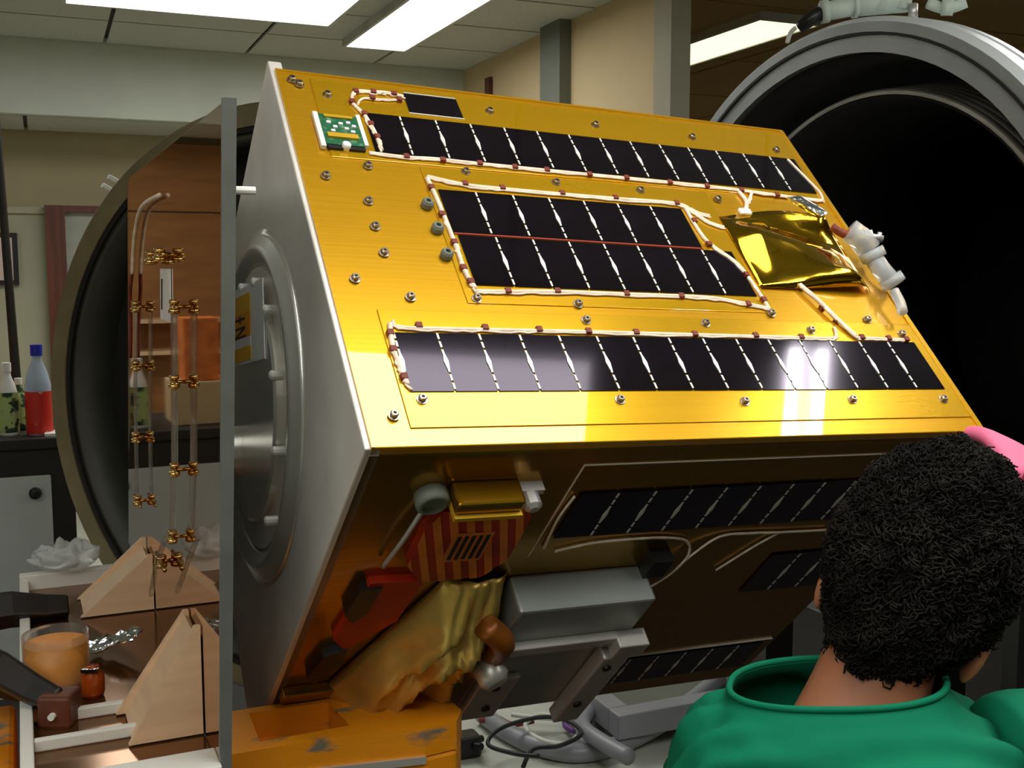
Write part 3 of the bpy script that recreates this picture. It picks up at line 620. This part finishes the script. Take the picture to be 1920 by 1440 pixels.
for y0, y1, m_n in ((.10,.34,'yellow'),(.34,.66,'orange_st'),(.66,.78,'label'),(.78,.96,'yellow')):
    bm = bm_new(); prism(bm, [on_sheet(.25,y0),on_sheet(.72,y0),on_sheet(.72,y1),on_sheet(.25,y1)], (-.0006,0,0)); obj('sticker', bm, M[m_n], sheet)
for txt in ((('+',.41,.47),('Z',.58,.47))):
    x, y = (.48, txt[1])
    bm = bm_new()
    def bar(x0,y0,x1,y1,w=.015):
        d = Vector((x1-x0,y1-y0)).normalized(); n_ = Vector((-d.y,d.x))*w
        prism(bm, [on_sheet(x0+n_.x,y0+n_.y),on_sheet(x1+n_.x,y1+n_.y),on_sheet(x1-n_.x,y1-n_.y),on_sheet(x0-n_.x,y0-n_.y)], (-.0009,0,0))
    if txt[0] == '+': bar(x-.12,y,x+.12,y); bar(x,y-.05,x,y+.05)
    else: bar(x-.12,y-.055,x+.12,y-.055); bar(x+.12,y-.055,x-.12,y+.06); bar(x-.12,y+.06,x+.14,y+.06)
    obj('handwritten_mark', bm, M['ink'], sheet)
bm = bm_new(); tube(bm, [s0(.10,.26,.004),s0(.11,.30,.01),s0(.105,.36,.03)], .003, 6, 3); obj('loose_wire', bm, M['wire_white'], sat, True)
bm = bm_new(); prism(bm, [s0(.16,.16,0),s0(.19,.15,0),s0(.20,.175,0),s0(.172,.19,0)], s0(0,0,.004)-s0(0,0,0)); obj('orange_mark', bm, M['stripe_b'], sat)

# ------------------------------------------------------------------ bronze mirror stand with tray
CM, SN = math.cos(PSM), math.sin(PSM)
def Q(a, b, z): return Vector((a*CM-b*SN, a*SN+b*CM, z))
AMIR = .1698
org = (.08, 1.55, 1.00)
st = thing('mirror_stand', 'bronze mirror sheet with grey edge standing on a white-railed tray, plywood gussets at its foot', 'stand', Q(*org), PSM)
def m_(a, b, z): return Vector((a-org[0], b-org[1], z-org[2]))
bm = bm_new(); prism(bm, [m_(AMIR,1.005,1.694),m_(AMIR,1.135,1.022),m_(AMIR,2.19,1.022),m_(AMIR,1.937,1.694)], (.004,0,0)); obj('mirror_sheet', bm, M['copper_mirror'], st)
bm = bm_new(); prism(bm, [m_(AMIR+.0042,1.003,1.698),m_(AMIR+.0042,1.133,1.02),m_(AMIR+.0042,2.19,1.02),m_(AMIR+.0042,1.937,1.698)], (.008,0,0)); obj('backing_plate', bm, M['grey_metal'], st)
bm = bm_new(); prism(bm, [m_(AMIR-.001,.997,1.698),m_(AMIR-.001,1.127,1.02),m_(AMIR-.001,1.133,1.02),m_(AMIR-.001,1.003,1.698)], (.0125,0,0)); obj('edge_bar', bm, M['grey_metal'], st)
bm = bm_new(); prism(bm, [m_(-.012,1.14,1.012),m_(AMIR,1.14,1.012),m_(AMIR,1.93,1.012),m_(-.012,1.93,1.012)], (0,0,.008)); obj('tray_floor', bm, M['copper_floor'], st)
def rail(a0,a1,b0,b1,z0,z1): 
    bm = bm_new(); q = [m_(a0,b0,z0),m_(a1,b0,z0),m_(a1,b1,z0),m_(a0,b1,z0),m_(a0,b0,z1),m_(a1,b0,z1),m_(a1,b1,z1),m_(a0,b1,z1)]; hexa(bm,q); obj('rail', bm, M['plywhite'], st, bevel=.002)
rail(-.022,AMIR,1.93,1.95,1.005,1.045); rail(-.022,-.008,1.12,1.93,1.0,1.036); rail(-.008,.170,1.115,1.165,1.0,1.035)
rail(-.008,.10,1.262,1.272,1.02,1.034); rail(.03,.10,1.338,1.348,1.02,1.034)
for b, a0, z1, a1 in ((1.235,.088,1.148,.1685),(1.330,.082,1.138,.1685),(1.735,.062,1.108,.1685),(1.835,.062,1.112,.1685)):
    bm = bm_new(); prism(bm, [m_(a0,b,1.022),m_(a1,b,1.022),m_(a1,b,z1),m_(a1-.006,b,z1)], (0,.008,0)); obj('gusset', bm, M['wood'], st)
for b0, b1, a0, z1, a1 in ((1.243,1.330,.088,1.143,.1670),(1.743,1.835,.062,1.106,.1670)):
    bm = bm_new(); prism(bm, [m_(a0+.004,b0,1.024),m_(a1-.004,b0,z1-.008),m_(a1+.001,b0,z1-.012),m_(a0+.012,b0,1.024)], (0,b1-b0,0)); obj('sloped_board', bm, M['wood'], st)
# stickers and fittings on the sheet
bm = bm_new(); prism(bm, [m_(AMIR-.002,1.40,1.548),m_(AMIR-.002,1.50,1.548),m_(AMIR-.002,1.515,1.482),m_(AMIR-.002,1.41,1.482)], (.0015,0,0)); lb = obj('paper_label', bm, M['label'], st)
bm = bm_new(); prism(bm, [m_(AMIR-.003,1.475,1.535),m_(AMIR-.003,1.483,1.535),m_(AMIR-.003,1.495,1.495),m_(AMIR-.003,1.487,1.495)], (.0008,0,0)); obj('printed_line', bm, M['ink'], lb)
def fitting(b, z, r=.011, cross=.035, off=.011):
    bm = bm_new(); c = m_(AMIR-off, b, z)
    lathe(bm, [(r*.8,-.008),(r*1.15,-.007),(r*1.15,-.002),(r*.8,-.002),(r*.8,.004),(r,.004),(r,.008)], 12, axis_mtx(c,(0,-.155,.99)))
    tube(bm, [c+Vector((0,-cross,0)), c+Vector((0,cross,.0))], r*.38, 8, 0)
    tube(bm, [c, m_(AMIR, b, z)], r*.4, 8, 0)
    obj('brass_fitting', bm, M['brass'], st, True)
FA = [(1.757,1.49),(1.789,1.397),(1.831,1.278),(1.84,1.173)]; FB = [(1.295,1.505),(1.315,1.417),(1.341,1.309),(1.386,1.217)]
for q in FA: fitting(*q, r=.0062, cross=.05)
for q in FB: fitting(*q, r=.0056, cross=.026)
fitting(1.42, 1.565, .007, .045); fitting(1.52, 1.562, .007, .045); fitting(1.53,1.150,.008,.05)
for pts, r in ((FA, .0032), (FB, .0042)):
    bm = bm_new(); tube(bm, [m_(AMIR-.011,b,z) for b,z in pts], r, 10, 3); obj('glass_tube', bm, M['glass'], st, True)
bm = bm_new(); tube(bm, [m_(AMIR-.005,1.45,1.64),m_(AMIR-.006,1.62,1.638),m_(AMIR-.006,1.72,1.625),m_(AMIR-.006,1.80,1.585),m_(AMIR-.006,1.84,1.54)], .003, 8, 5); obj('cable', bm, M['wire_white'], st, True)
bm = bm_new(); tube(bm, [m_(AMIR-.006,1.84,1.545),m_(AMIR-.008,1.87,1.51),m_(AMIR-.006,1.90,1.46),m_(AMIR-.006,1.93,1.40)], .003, 8, 5); obj('red_cable', bm, M['wire_red'], st, True)
bm = bm_new(); lathe(bm, [(.004,0),(.004,.02)], 10, axis_mtx(m_(AMIR+.012,1.03,1.62),(1,0,0))); obj('stud', bm, M['white'], st)
bm = bm_new(); tube(bm, [m_(AMIR-.02,1.386,1.215),m_(AMIR-.02,1.50,1.15),m_(AMIR-.018,1.60,1.085)], .004, 8, 4); obj('drain_tube', bm, M['glass'], st, True)
hub = thing('adapter_hub', 'short silver hub joining the mirror plate to the end face of the satellite', 'hub', mtx=SM @ Matrix.Translation(s0(.285,.42,.012)))
bm = bm_new(); lathe(bm, [(.001,-.001),(.035,-.001),(.035,.085),(.001,.085)], 48, axis_mtx((0,0,0),(-1,0,0)), closed=True); obj('post', bm, M['silver_ring'], hub, True).modifiers.new('es','EDGE_SPLIT')

# ------------------------------------------------------------------ orange cradle under it all
cr = thing('lifting_cradle', 'chipped orange steel cradle with pocketed arm under the satellite', 'cradle', Q(.25,1.46,0), PSM)
def c_(a,b,z): return Vector((a-.25,b-1.46,z))
TOPZ = 1.0
outer = [(.186,1.216),(.30,1.213),(.42,1.192),(.462,1.196),(.480,1.225),(.478,1.27),(.462,1.312),(.38,1.336),(.186,1.340)]
bm = bm_new(); prism(bm, [c_(a,b,TOPZ-.16) for a,b in outer], (0,0,.125)); obj('arm_body', bm, M['orange_paint'], cr, bevel=.006)
zt, zb = TOPZ, TOPZ-.035
bm = bm_new()    # top plate with a rectangular pocket
for q in ([(.186,1.216),(.30,1.213),(.42,1.192),(.462,1.196),(.340,1.238),(.232,1.236),(.186,1.236)],[(.186,1.236),(.232,1.236),(.236,1.325),(.186,1.325)],[(.340,1.238),(.462,1.196),(.480,1.225),(.478,1.27),(.462,1.312),(.335,1.318)],[(.186,1.325),(.236,1.325),(.335,1.318),(.462,1.312),(.38,1.336),(.186,1.340)]):
    prism(bm, [c_(a,b,zb) for a,b in q], (0,0,zt-zb))
bmesh.ops.remove_doubles(bm, verts=bm.verts[:], dist=.0004); obj('arm_top', bm, M['orange_paint'], cr)
bm = bm_new(); prism(bm, [c_(-.5,1.38,.79),c_(-.030,1.38,.79),c_(-.030,1.60,.79),c_(-.5,1.60,.79)], (0,0,.165)); obj('left_arm', bm, M['orange_paint'], cr, bevel=.008)
bm = bm_new(); box(bm, -.262,-.085,-.32,.50,.88,.998); obj('centre_beam', bm, M['orange_clean'], cr, bevel=.004)
bm = bm_new(); box(bm, -.19,-.09,.05,.25,.06,.885); obj('column', bm, M['orange_clean'], cr)
bm = bm_new(); box(bm, -.5,.3,-.1,.5,0,.06); obj('base', bm, M['orange_clean'], cr)
bm = bm_new(); box(bm, -.1,.1,-.07,.07,.70,.78); obj('web', bm, M['orange_clean'], cr)
bm = bm_new(); prism(bm, [c_(.186,1.212,TOPZ-.043),c_(.30,1.209,TOPZ-.043),c_(.42,1.188,TOPZ-.043),c_(.42,1.188,TOPZ-.034),c_(.30,1.209,TOPZ-.034),c_(.186,1.212,TOPZ-.034)], (0,.005,0)); obj('worn_edge', bm, M['alu_pale'], cr)
# ------------------------------------------------------------------ things in and by the tray at lower left
def jar():
    p = P(108,1278,1.40); t = thing('jar', 'open clear jar of orange paste standing in the tray at lower left', 'jar', (p.x,p.y,1.0205))
    z0 = 0; r = .038; h = P(108,1183,1.40).z-1.0205
    bm = bm_new(); lathe(bm, [(r*.9,0),(r,.01),(r,h-.012),(r*.97,h-.012),(.001,h-.014)], 28); obj('paste', bm, M['orange_juice'], t, True)
    bm = bm_new(); lathe(bm, [(r*1.03,.0),(r*1.03,h),(r*1.06,h),(r*1.06,h-.006),(r*1.05,.0)], 28, closed=True); obj('glass_wall', bm, M['glass'], t, True)
jar()
def clamp(p, q, w, label, block=None):
    t = thing('clamp_arm', label, 'clamp', p)
    bm = bm_new(); d = (q-p); tube(bm, [Vector((0,0,0)), d*.5+Vector((0,0,w*.25)), d*.8, d], lambda t: w*(1.5-.5*t), 4, 1); obj('arm', bm, M['blackgloss'], t, bevel=.004)
    if block:
        x, y, z = block; bm = bm_new(); box(bm, d.x-x, d.x+x, d.y-y, d.y+y, d.z-z, d.z+z*.6); obj('jaw', bm, M['brownwood'], t, bevel=.004)
        bm = bm_new(); lathe(bm, [(.004,0),(.004,.006)], 10, axis_mtx(d+Vector((0,-y,-z*.3)),(0,-1,0))); obj('pin', bm, M['white'], t)
    return t
clamp(P(-90,1218,1.36), P(112,1318,1.28), .020, 'dark metal clamp arm with a square brown jaw in front of the orange jar', (.019,.02,.024))
clamp(P(-90,1160,1.58), P(128,1140,1.66), .022, 'dark metal bar behind the orange jar')
clamp(P(-90,1268,1.42), P(70,1290,1.44), .020, 'lower dark metal bar left of the orange jar')
bm = bm_new(); bmesh.ops.create_grid(bm, x_segments=14, y_segments=10, size=.5)
for v in bm.verts:
    x, y = v.co.x, v.co.y; wd = .5-.35*max(0,x)
    v.co = Vector((x*.075, y*.05*wd*2, .004+.012*abs(noise.noise(Vector((x*5,y*5,1))))+.01*math.sin(x*3)))
o = obj('foil_packet', bm, M['silverfoil'], smooth=False); o.location = P(212,1210,1.495); o.rotation_euler = (math.radians(8),0,math.radians(-8)); o.modifiers.new('t','SOLIDIFY').thickness = .0015
tag(o, 'crumpled silver foil packet lying in the tray behind the small amber bottle', 'foil')
p = P(176,1322,1.36); bt2 = thing('amber_bottle', 'small amber bottle with silver neck clips beside the orange jar', 'bottle', (p.x,p.y,1.0205))
hh = P(176,1245,1.36).z-1.0205
bm = bm_new(); lathe(bm, [(.012,0),(.014,.006),(.014,hh*.7),(.008,hh*.85),(.008,hh)], 16); obj('body', bm, M['amber'], bt2, True)
bm = bm_new(); box(bm,-.010,.010,-.012,-.006,hh*.86,hh*.98); obj('clip', bm, M['silverfoil'], bt2)
bm = bm_new(); bmesh.ops.create_icosphere(bm, subdivisions=4, radius=1)
for v in bm.verts:
    d = v.co.copy(); k = .85+.35*noise.noise(d*2.2)+.25*ridge(d*2.6)*.5
    v.co = Vector((d.x*.055*k*(1-.3*d.z), d.y*.04*k, max(0,(d.z*.5+.5))*.052*k))
o = obj('plastic_bag', bm, M['bagplastic'], smooth=True); q = Q(.048,1.94,1.0455); o.location = (q.x, q.y, 1.0455); tag(o, 'crumpled clear plastic bag on the back rail of the tray', 'bag')

# ------------------------------------------------------------------ hoses and equipment on the floor
def floor_tube(name, label, cat, pix, r, m, z=None, seg=10, lift=None):
    pts = []
    for i, (px, py) in enumerate(pix):
        zz = (z if z is not None else r)+(lift[i] if lift else 0)
        x, y = (px-960)/F, (py-720)/F
        d = (zz-CAMZ)/(-math.sin(PITCH)-y*math.cos(PITCH)); pts.append(P(px,py,d))
    bm = bm_new(); tube(bm, pts, r, seg, 7); o = obj(name, bm, M[m], smooth=True); return tag(o, label, cat)
floor_tube('hose', 'thick grey hose curving up to the right under the satellite', 'hose', [(905,1340),(955,1375),(1010,1400),(1080,1412),(1150,1400),(1230,1362),(1300,1312),(1350,1272)], .030, 'hose', seg=14, lift=[0,0,0,0,.0,.02,.05,.09])
floor_tube('hose', 'grey hose loop bent back behind the thick hose', 'hose', [(1180,1420),(1130,1392),(1095,1365),(1100,1338),(1140,1318),(1190,1312)], .026, 'hose', seg=12, lift=[.06,.06,.06,.06,.04,.02])
floor_tube('cable', 'purple cable looped on the floor beside the grey hose', 'cable', [(1050,1300),(1090,1325),(1105,1350),(1090,1372),(1060,1360),(1070,1330),(1110,1318)], .010, 'purple', lift=[.02]*7)
floor_tube('cable', 'white cable coil lying on the floor left of the grey hose', 'cable', [(960,1340),(1000,1345),(1060,1350),(1085,1372),(1060,1395),(1010,1385),(985,1360),(1010,1340),(1050,1345)], .008, 'white', lift=[.03,.035,.035,.05,.05,.05,.05,.05,.065])
floor_tube('cable', 'red cable crossing the floor near the black connector', 'cable', [(900,1352),(930,1345),(960,1358),(1000,1352)], .009, 'wire_red', lift=[.03]*4)
floor_tube('cable', 'black cable looping over the grey hose on the floor', 'cable', [(980,1440),(1000,1405),(1050,1398),(1090,1375),(1060,1350),(1010,1345),(940,1365),(915,1395),(960,1412),(1010,1418)], .007, 'cable_black', lift=[.03,.075,.09,.09,.085,.09,.08,.06,.075,.09])
def floor_pt(px, py, z):
    y = (py-720)/F; d = (z-CAMZ)/(-math.sin(PITCH)-y*math.cos(PITCH)); return P(px,py,d)
p = floor_pt(872,1415,.0); t = thing('cable_connector', 'black plug lying on the floor beside the orange cradle', 'connector', (p.x,p.y,0), .4)
bm = bm_new(); box(bm,-.045,.045,-.04,.04,0,.07); obj('shell', bm, M['black'], t, bevel=.012)
for a in range(4):
    bm = bm_new(); ang = a*PI/2+.4; tube(bm, [(0,0,.035),(.075*math.cos(ang),.075*math.sin(ang),.03+.02*(a%2))], .012, 8, 0); obj('lug', bm, M['black'], t)
p = floor_pt(1215,1425,.0); t = thing('equipment_dolly', 'low grey metal dolly frame on the floor under the thick hose', 'dolly', (p.x,p.y+.35,0), PSI)
for y in (-.28,.22):
    bm = bm_new(); box(bm,-.22,.42,y,y+.07,.06,.14); obj('side_bar', bm, M['hose'], t, bevel=.004)
for x in (-.22,.35):
    bm = bm_new(); box(bm,x,x+.07,-.21,.22,.06,.14); obj('cross_bar', bm, M['hose'], t, bevel=.004)
bm = bm_new(); box(bm,-.15,.35,-.21,.22,.065,.10); obj('deck', bm, M['trunk'], t)
for x in (-.15,.33):
    for y in (-.2,.2):
        bm = bm_new(); lathe(bm, [(.03,-.015),(.03,.015)], 16, axis_mtx((x,y,.03),(1,0,0))); obj('caster', bm, M['black'], t)

# ------------------------------------------------------------------ the person in front at the right
def skin_mesh(name, verts, edges, radii, m, parent, sub=2, root=0):
    me = bpy.data.meshes.new(name); me.from_pydata([tuple(v) for v in verts], edges, []); me.materials.append(m)
    o = bpy.data.objects.new(name, me); C.objects.link(o); o.parent = parent
    s = o.modifiers.new('skin', 'SKIN'); s.use_smooth_shade = True
    for i, r in enumerate(radii):
        r = r if isinstance(r, tuple) else (r, r); me.skin_vertices[0].data[i].radius = r
    me.skin_vertices[0].data[root].use_root = True
    q = o.modifiers.new('sub', 'SUBSURF'); q.levels = sub; q.render_levels = sub
    return o
PD = .99
nb = P(1594,1338,PD)                       # base of the neck
face = math.radians(-18)                   # looks ahead and a little to the right
per = thing('person', 'person with curly black hair in green polo shirt from behind, pink-gloved hand raised', 'person', (nb.x, nb.y, 0))
NB = Vector((0,0,nb.z)); fx = Vector((math.cos(face), math.sin(face), 0)); fy = Vector((-math.sin(face), math.cos(face), 0)); fz = Vector((0,0,1))
def b_(x, y, z): return NB+fx*x+fy*y+fz*z
hc = P(1735,1050,PD+.03)-Vector((nb.x,nb.y,0))
corner = Aw+U_*L_+V_*S_ - Vector((nb.x,nb.y,0))
wr = P(1965,925,1.27)-Vector((nb.x,nb.y,0)); el = Vector((.47,.06,-.15))+NB; shR = b_(.165,.0,-.085); shL = b_(-.125,0,-.10)
hip = b_(0,-.06,-.56)
V = [hip, b_(0,-.03,-.40), b_(0,0,-.2), b_(0,.0,-.08), b_(.0,.005,-.01), NB+(hc-NB)*.45, NB+(hc-NB)*.72, hc+Vector((0,.0,.0)), hc+Vector((.008,.005,.05)),
     shR, (shR+el)/2, el, (el+wr)/2, wr,
     shL, b_(-.165,.04,-.22), b_(-.17,.12,-.34), b_(-.12,.22,-.40), b_(-.06,.29,-.43),
     b_(.10,-.03,-.60), b_(.16,.18,-.63), b_(.17,.36,-.66), Vector(b_(.16,.30,0)[:2]+(.30,)), Vector(b_(.16,.24,0)[:2]+(.07,)),
     b_(-.10,-.03,-.60), b_(-.16,.18,-.63), b_(-.17,.36,-.66), Vector(b_(-.16,.30,0)[:2]+(.30,)), Vector(b_(-.16,.24,0)[:2]+(.07,))]
E_ = [(0,1),(1,2),(2,3),(3,4),(4,5),(5,6),(6,7),(7,8),(3,9),(9,10),(10,11),(11,12),(12,13),(3,14),(14,15),(15,16),(16,17),(17,18),(0,19),(19,20),(20,21),(21,22),(22,23),(0,24),(24,25),(25,26),(26,27),(27,28)]
Rd = [.12,.11,.10,.066,.050,.048,.068,.080,.070,.048,.046,.040,.036,.026,.046,.044,.038,.032,.024,.085,.075,.056,.046,.036,.085,.075,.056,.046,.036]
skin_mesh('body', V, E_, Rd, M['skin'], per)
# ears, nose, eyes, mouth
hx = fx; up = (hc-NB).normalized(); hy = up.cross(hx)*-1
if hy.dot(fy) < 0: hy = -hy
hx = hy.cross(up)
for s in (-1, 1):
    c = hc+hx*s*(.078 if s > 0 else .073)-up*.055+hy*.010
    bm = bm_new(); bmesh.ops.create_uvsphere(bm, u_segments=14, v_segments=10, radius=1)
    for v in bm.verts: 
        d = v.co.copy(); v.co = c+hx*d.x*.009+hy*(d.y*.018)*(1+.25*d.z)+up*d.z*.031+hx*s*.006*max(0,-d.y)
    obj('ear', bm, M['skin'], per, True)
bm = bm_new(); tube(bm, [hc+hy*.078+up*.0, hc+hy*.098-up*.03, hc+hy*.082-up*.04], .010, 8, 3); obj('nose', bm, M['skin'], per, True)
for s in (-1, 1):
    bm = bm_new(); bmesh.ops.create_uvsphere(bm, u_segments=10, v_segments=8, radius=.011, matrix=Matrix.Translation(hc+hy*.072+hx*s*.032)); obj('eye', bm, M['label'], per, True)
bm = bm_new(); tube(bm, [hc+hy*.07-up*.066-hx*.022, hc+hy*.078-up*.068, hc+hy*.07-up*.066+hx*.022], .005, 6, 3); obj('mouth', bm, M['red'], per, True)
# hair: a cap and thousands of small curls
def hair_pt(d):
    w_ = .088*(1-.34*max(0,-d.z)**1.8); l_ = .092
    z = d.z*(.112 if d.z > 0 else .134)
    f = 1+.05*noise.noise(d*3.0+Vector((5,2,1)))+.07*noise.noise(d*8+Vector((1,7,3)))
    front = max(0, d.y)*max(0,.25-d.z)      # keep the face clear
    return hc+Vector((0,0,.004))-up*.004+(hx*d.x*w_+hy*(d.y*l_*(1-.55*min(1,front*2))-.006)+up*z)*f
bm = bm_new(); bmesh.ops.create_icosphere(bm, subdivisions=4, radius=1)
for v in bm.verts: v.co = hair_pt(v.co.normalized())
obj('hair_cap', bm, M['hair'], per, True)
bm = bm_new(); N = 9500
for i in range(N):
    z = 1-2*(i+.5)/N; a = i*2.399963+random.uniform(-.06,.06); r = math.sqrt(1-z*z); d = Vector((r*math.cos(a), r*math.sin(a), z))
    if d.y > .45 and d.z < .3: continue
    if d.z < -.93: continue
    c = hair_pt(d); nrm = (c-hc).normalized()
    t1 = nrm.orthogonal().normalized(); t1.rotate(Matrix.Rotation(random.uniform(0,2*PI),3,nrm)); t2 = nrm.cross(t1)
    R0 = random.uniform(.0026,.0056); turns = random.uniform(1.0,1.7); n = 8
    pts = [c-nrm*.002+t1*(R0*math.cos(2*PI*turns*k/n))+nrm*(R0*math.sin(2*PI*turns*k/n)+.004*k/n+.001)+t2*(.007*(k/n-.5)) for k in range(n+1)]
    tube(bm, pts, .00085, 3, 0)
hc_o = obj('curls', bm, M['hair'], per, True); hc_o['kind'] = 'stuff'
# polo shirt: lofted torso with folds, collar, sleeves
def loft(rings, seg=48, n=5):
    rings = [tuple(p) for p in [list(a) for a in rings]]; R6 = []
    for i in range(len(rings)-1):
        p = [rings[max(i-1,0)], rings[i], rings[i+1], rings[min(i+2,len(rings)-1)]]
        for k in range(n):
            t = k/n; R6.append([.5*(2*b+(c-a)*t+(2*a-5*b+4*c-d)*t*t+(3*b-a-3*c+d)*t**3) for a,b,c,d in zip(*p)])
    R6.append(list(rings[-1]))
    bm = bm_new(); rr = []
    for (cx, cy, z, hw, hd, tilt) in R6:
        row = []
        for j in range(seg):
            a = 2*PI*j/seg; ca, sa = math.cos(a), math.sin(a); e = .82
            x = math.copysign(abs(ca)**e, ca)*hw; y = math.copysign(abs(sa)**e, sa)*hd
            k = max(0, min(1, (.014-z)*45)); q = .6*z-.32*x+.9*y
            fold = k*(.0042*math.sin(q*150+4*noise.noise(Vector((x*9,y*9,z*9))))+.005*ridge(Vector((x*7, y*7, q*22)))+.0025*noise.noise(Vector((x*30,y*30,z*30))))
            d = Vector((x, y, 0)).normalized()
            row.append(bm.verts.new(b_(cx+x+d.x*fold, cy+y+d.y*fold, z+tilt*x+fold*1.1)))
        rr.append(row)
    for i in range(len(rr)-1):
        for j in range(seg): bm.faces.new((rr[i][j], rr[i][(j+1)%seg], rr[i+1][(j+1)%seg], rr[i+1][j]))
    return bm
rim = (-.014,.002,.026,.094,.066,.13)
bm = loft([rim,(-.013,0,.016,.098,.074,.11),(-.010,0,.002,.110,.086,.06),(-.004,0,-.014,.128,.098,.02),(0,0,-.032,.144,.108,0),(0,0,-.056,.154,.116,0),(0,0,-.09,.163,.122,0),(0,0,-.13,.170,.126,0),(0,-.01,-.20,.175,.126,0),(0,-.02,-.30,.172,.124,0),(0,-.03,-.45,.166,.122,0),(0,-.05,-.60,.168,.125,0)], 96)
sh = obj('polo_shirt', bm, M['shirt'], per, True); sh.modifiers.new('t','SOLIDIFY').thickness = .003
bm = bm_new(); pts = []
for j in range(65):
    a = 2*PI*j/64; ca, sa = math.cos(a), math.sin(a); e = .82
    x = math.copysign(abs(ca)**e, ca)*rim[3]; y = math.copysign(abs(sa)**e, sa)*rim[4]
    pts.append(b_(rim[0]+x, rim[1]+y, rim[2]+rim[5]*x+.001))
tube(bm, pts, .0032, 8, 0)
co = obj('collar', bm, M['shirt'], sh, True)
def sleeve(p, q, r0, r1):
    bm = bm_new(); d = q-p; pts = [p+d*k/8+Vector((0,0,.006*math.sin(k*1.3))) for k in range(9)]
    tube(bm, pts, lambda t: r0+(r1-r0)*t+.005*math.sin(t*17), 20, 3); o = obj('sleeve', bm, M['shirt'], sh, True); return o
sleeve(b_(.130,.012,-.036), shR+Vector((.01,.01,.055))+(el-shR)*.62, .058, .058)
sleeve(b_(-.100,.0,-.085), b_(-.165,.035,-.24), .058, .052)
# trousers and shoes
skin_mesh('trousers', [hip+Vector((0,0,.05))]+V[19:29]+[hip-Vector((0,0,.01))], [(0,11),(11,1),(1,2),(2,3),(3,4),(4,5),(11,6),(6,7),(7,8),(8,9),(9,10)], [.125,.098,.088,.070,.060,.052,.098,.088,.070,.060,.052,.125], M['trousers'], per)
for k in (23, 28):
    p = V[k]; bm = bm_new(); bmesh.ops.create_uvsphere(bm, u_segments=18, v_segments=12, radius=1)
    for v in bm.verts:
        d = v.co.copy(); v.co = Vector((p.x,p.y,0))+fx*d.x*.048+fy*(d.y*.14+.06)+fz*max(0,(.05+d.z*.05*(1-.25*max(0,d.y))))
    obj('shoe', bm, M['shoe'], per, True)
# hands: palm and five fingers, each a bent tapering chain
def hand(w_, fwd, side, nrm, m, parent, name, curl=.5, s=1.0, thumb=1):
    fwd, side, nrm = fwd.normalized(), side.normalized(), nrm.normalized()
    vs = [w_, w_+fwd*.045*s, w_+fwd*.085*s]; es = [(0,1),(1,2)]; rs = [(.022*s,.018*s),(.034*s,.017*s),(.034*s,.015*s)]
    for k, (off, ln) in enumerate(((-.030,.070),(-.010,.080),(.011,.076),(.030,.060))):
        bq = w_+fwd*.088*s+side*off*s; i0 = len(vs); vs.append(bq); es.append((2,i0)); rs.append(.0105*s); p = bq; a = curl*.5
        for j, f in enumerate((.46,.30,.24)):
            dr = fwd*math.cos(a)+nrm*math.sin(a)+side*off*.8; p = p+dr.normalized()*ln*f*s; vs.append(p); es.append((len(vs)-2,len(vs)-1)); rs.append((.0100,.0088,.0072)[j]*s); a += curl
    bq = w_+fwd*.028*s-side*.030*s*thumb; vs.append(bq); es.append((0,len(vs)-1)); rs.append(.013*s); p = bq
    for j, f in enumerate((.036,.030)):
        p = p+(fwd*.75-side*.6*thumb+nrm*(.35+.3*j)).normalized()*f*s; vs.append(p); es.append((len(vs)-2,len(vs)-1)); rs.append((.0105,.0085)[j]*s)
    return skin_mesh(name, vs, es, rs, m, parent)
tg = P(1872,828,1.36)-Vector((nb.x,nb.y,0))
hf = (tg-wr).normalized(); hn = Vector((-.55,.55,-.45)); hn = (hn-hf*hn.dot(hf)).normalized(); hs = hf.cross(hn)
hand(wr, hf, hs, hn, M['glove'], per, 'gloved_hand', .85, 1.05, 1)
bm = bm_new(); tube(bm, [wr+(wr-el).normalized()*-.05, wr+(wr-el).normalized()*.004], lambda t: .036-.004*t, 16, 0); obj('red_cuff', bm, M['red_sleeve'], per, True)
hand(V[18], fy*.6-fz*.5, fx, -fz-fy*.3, M['skin'], per, 'left_hand', .5)
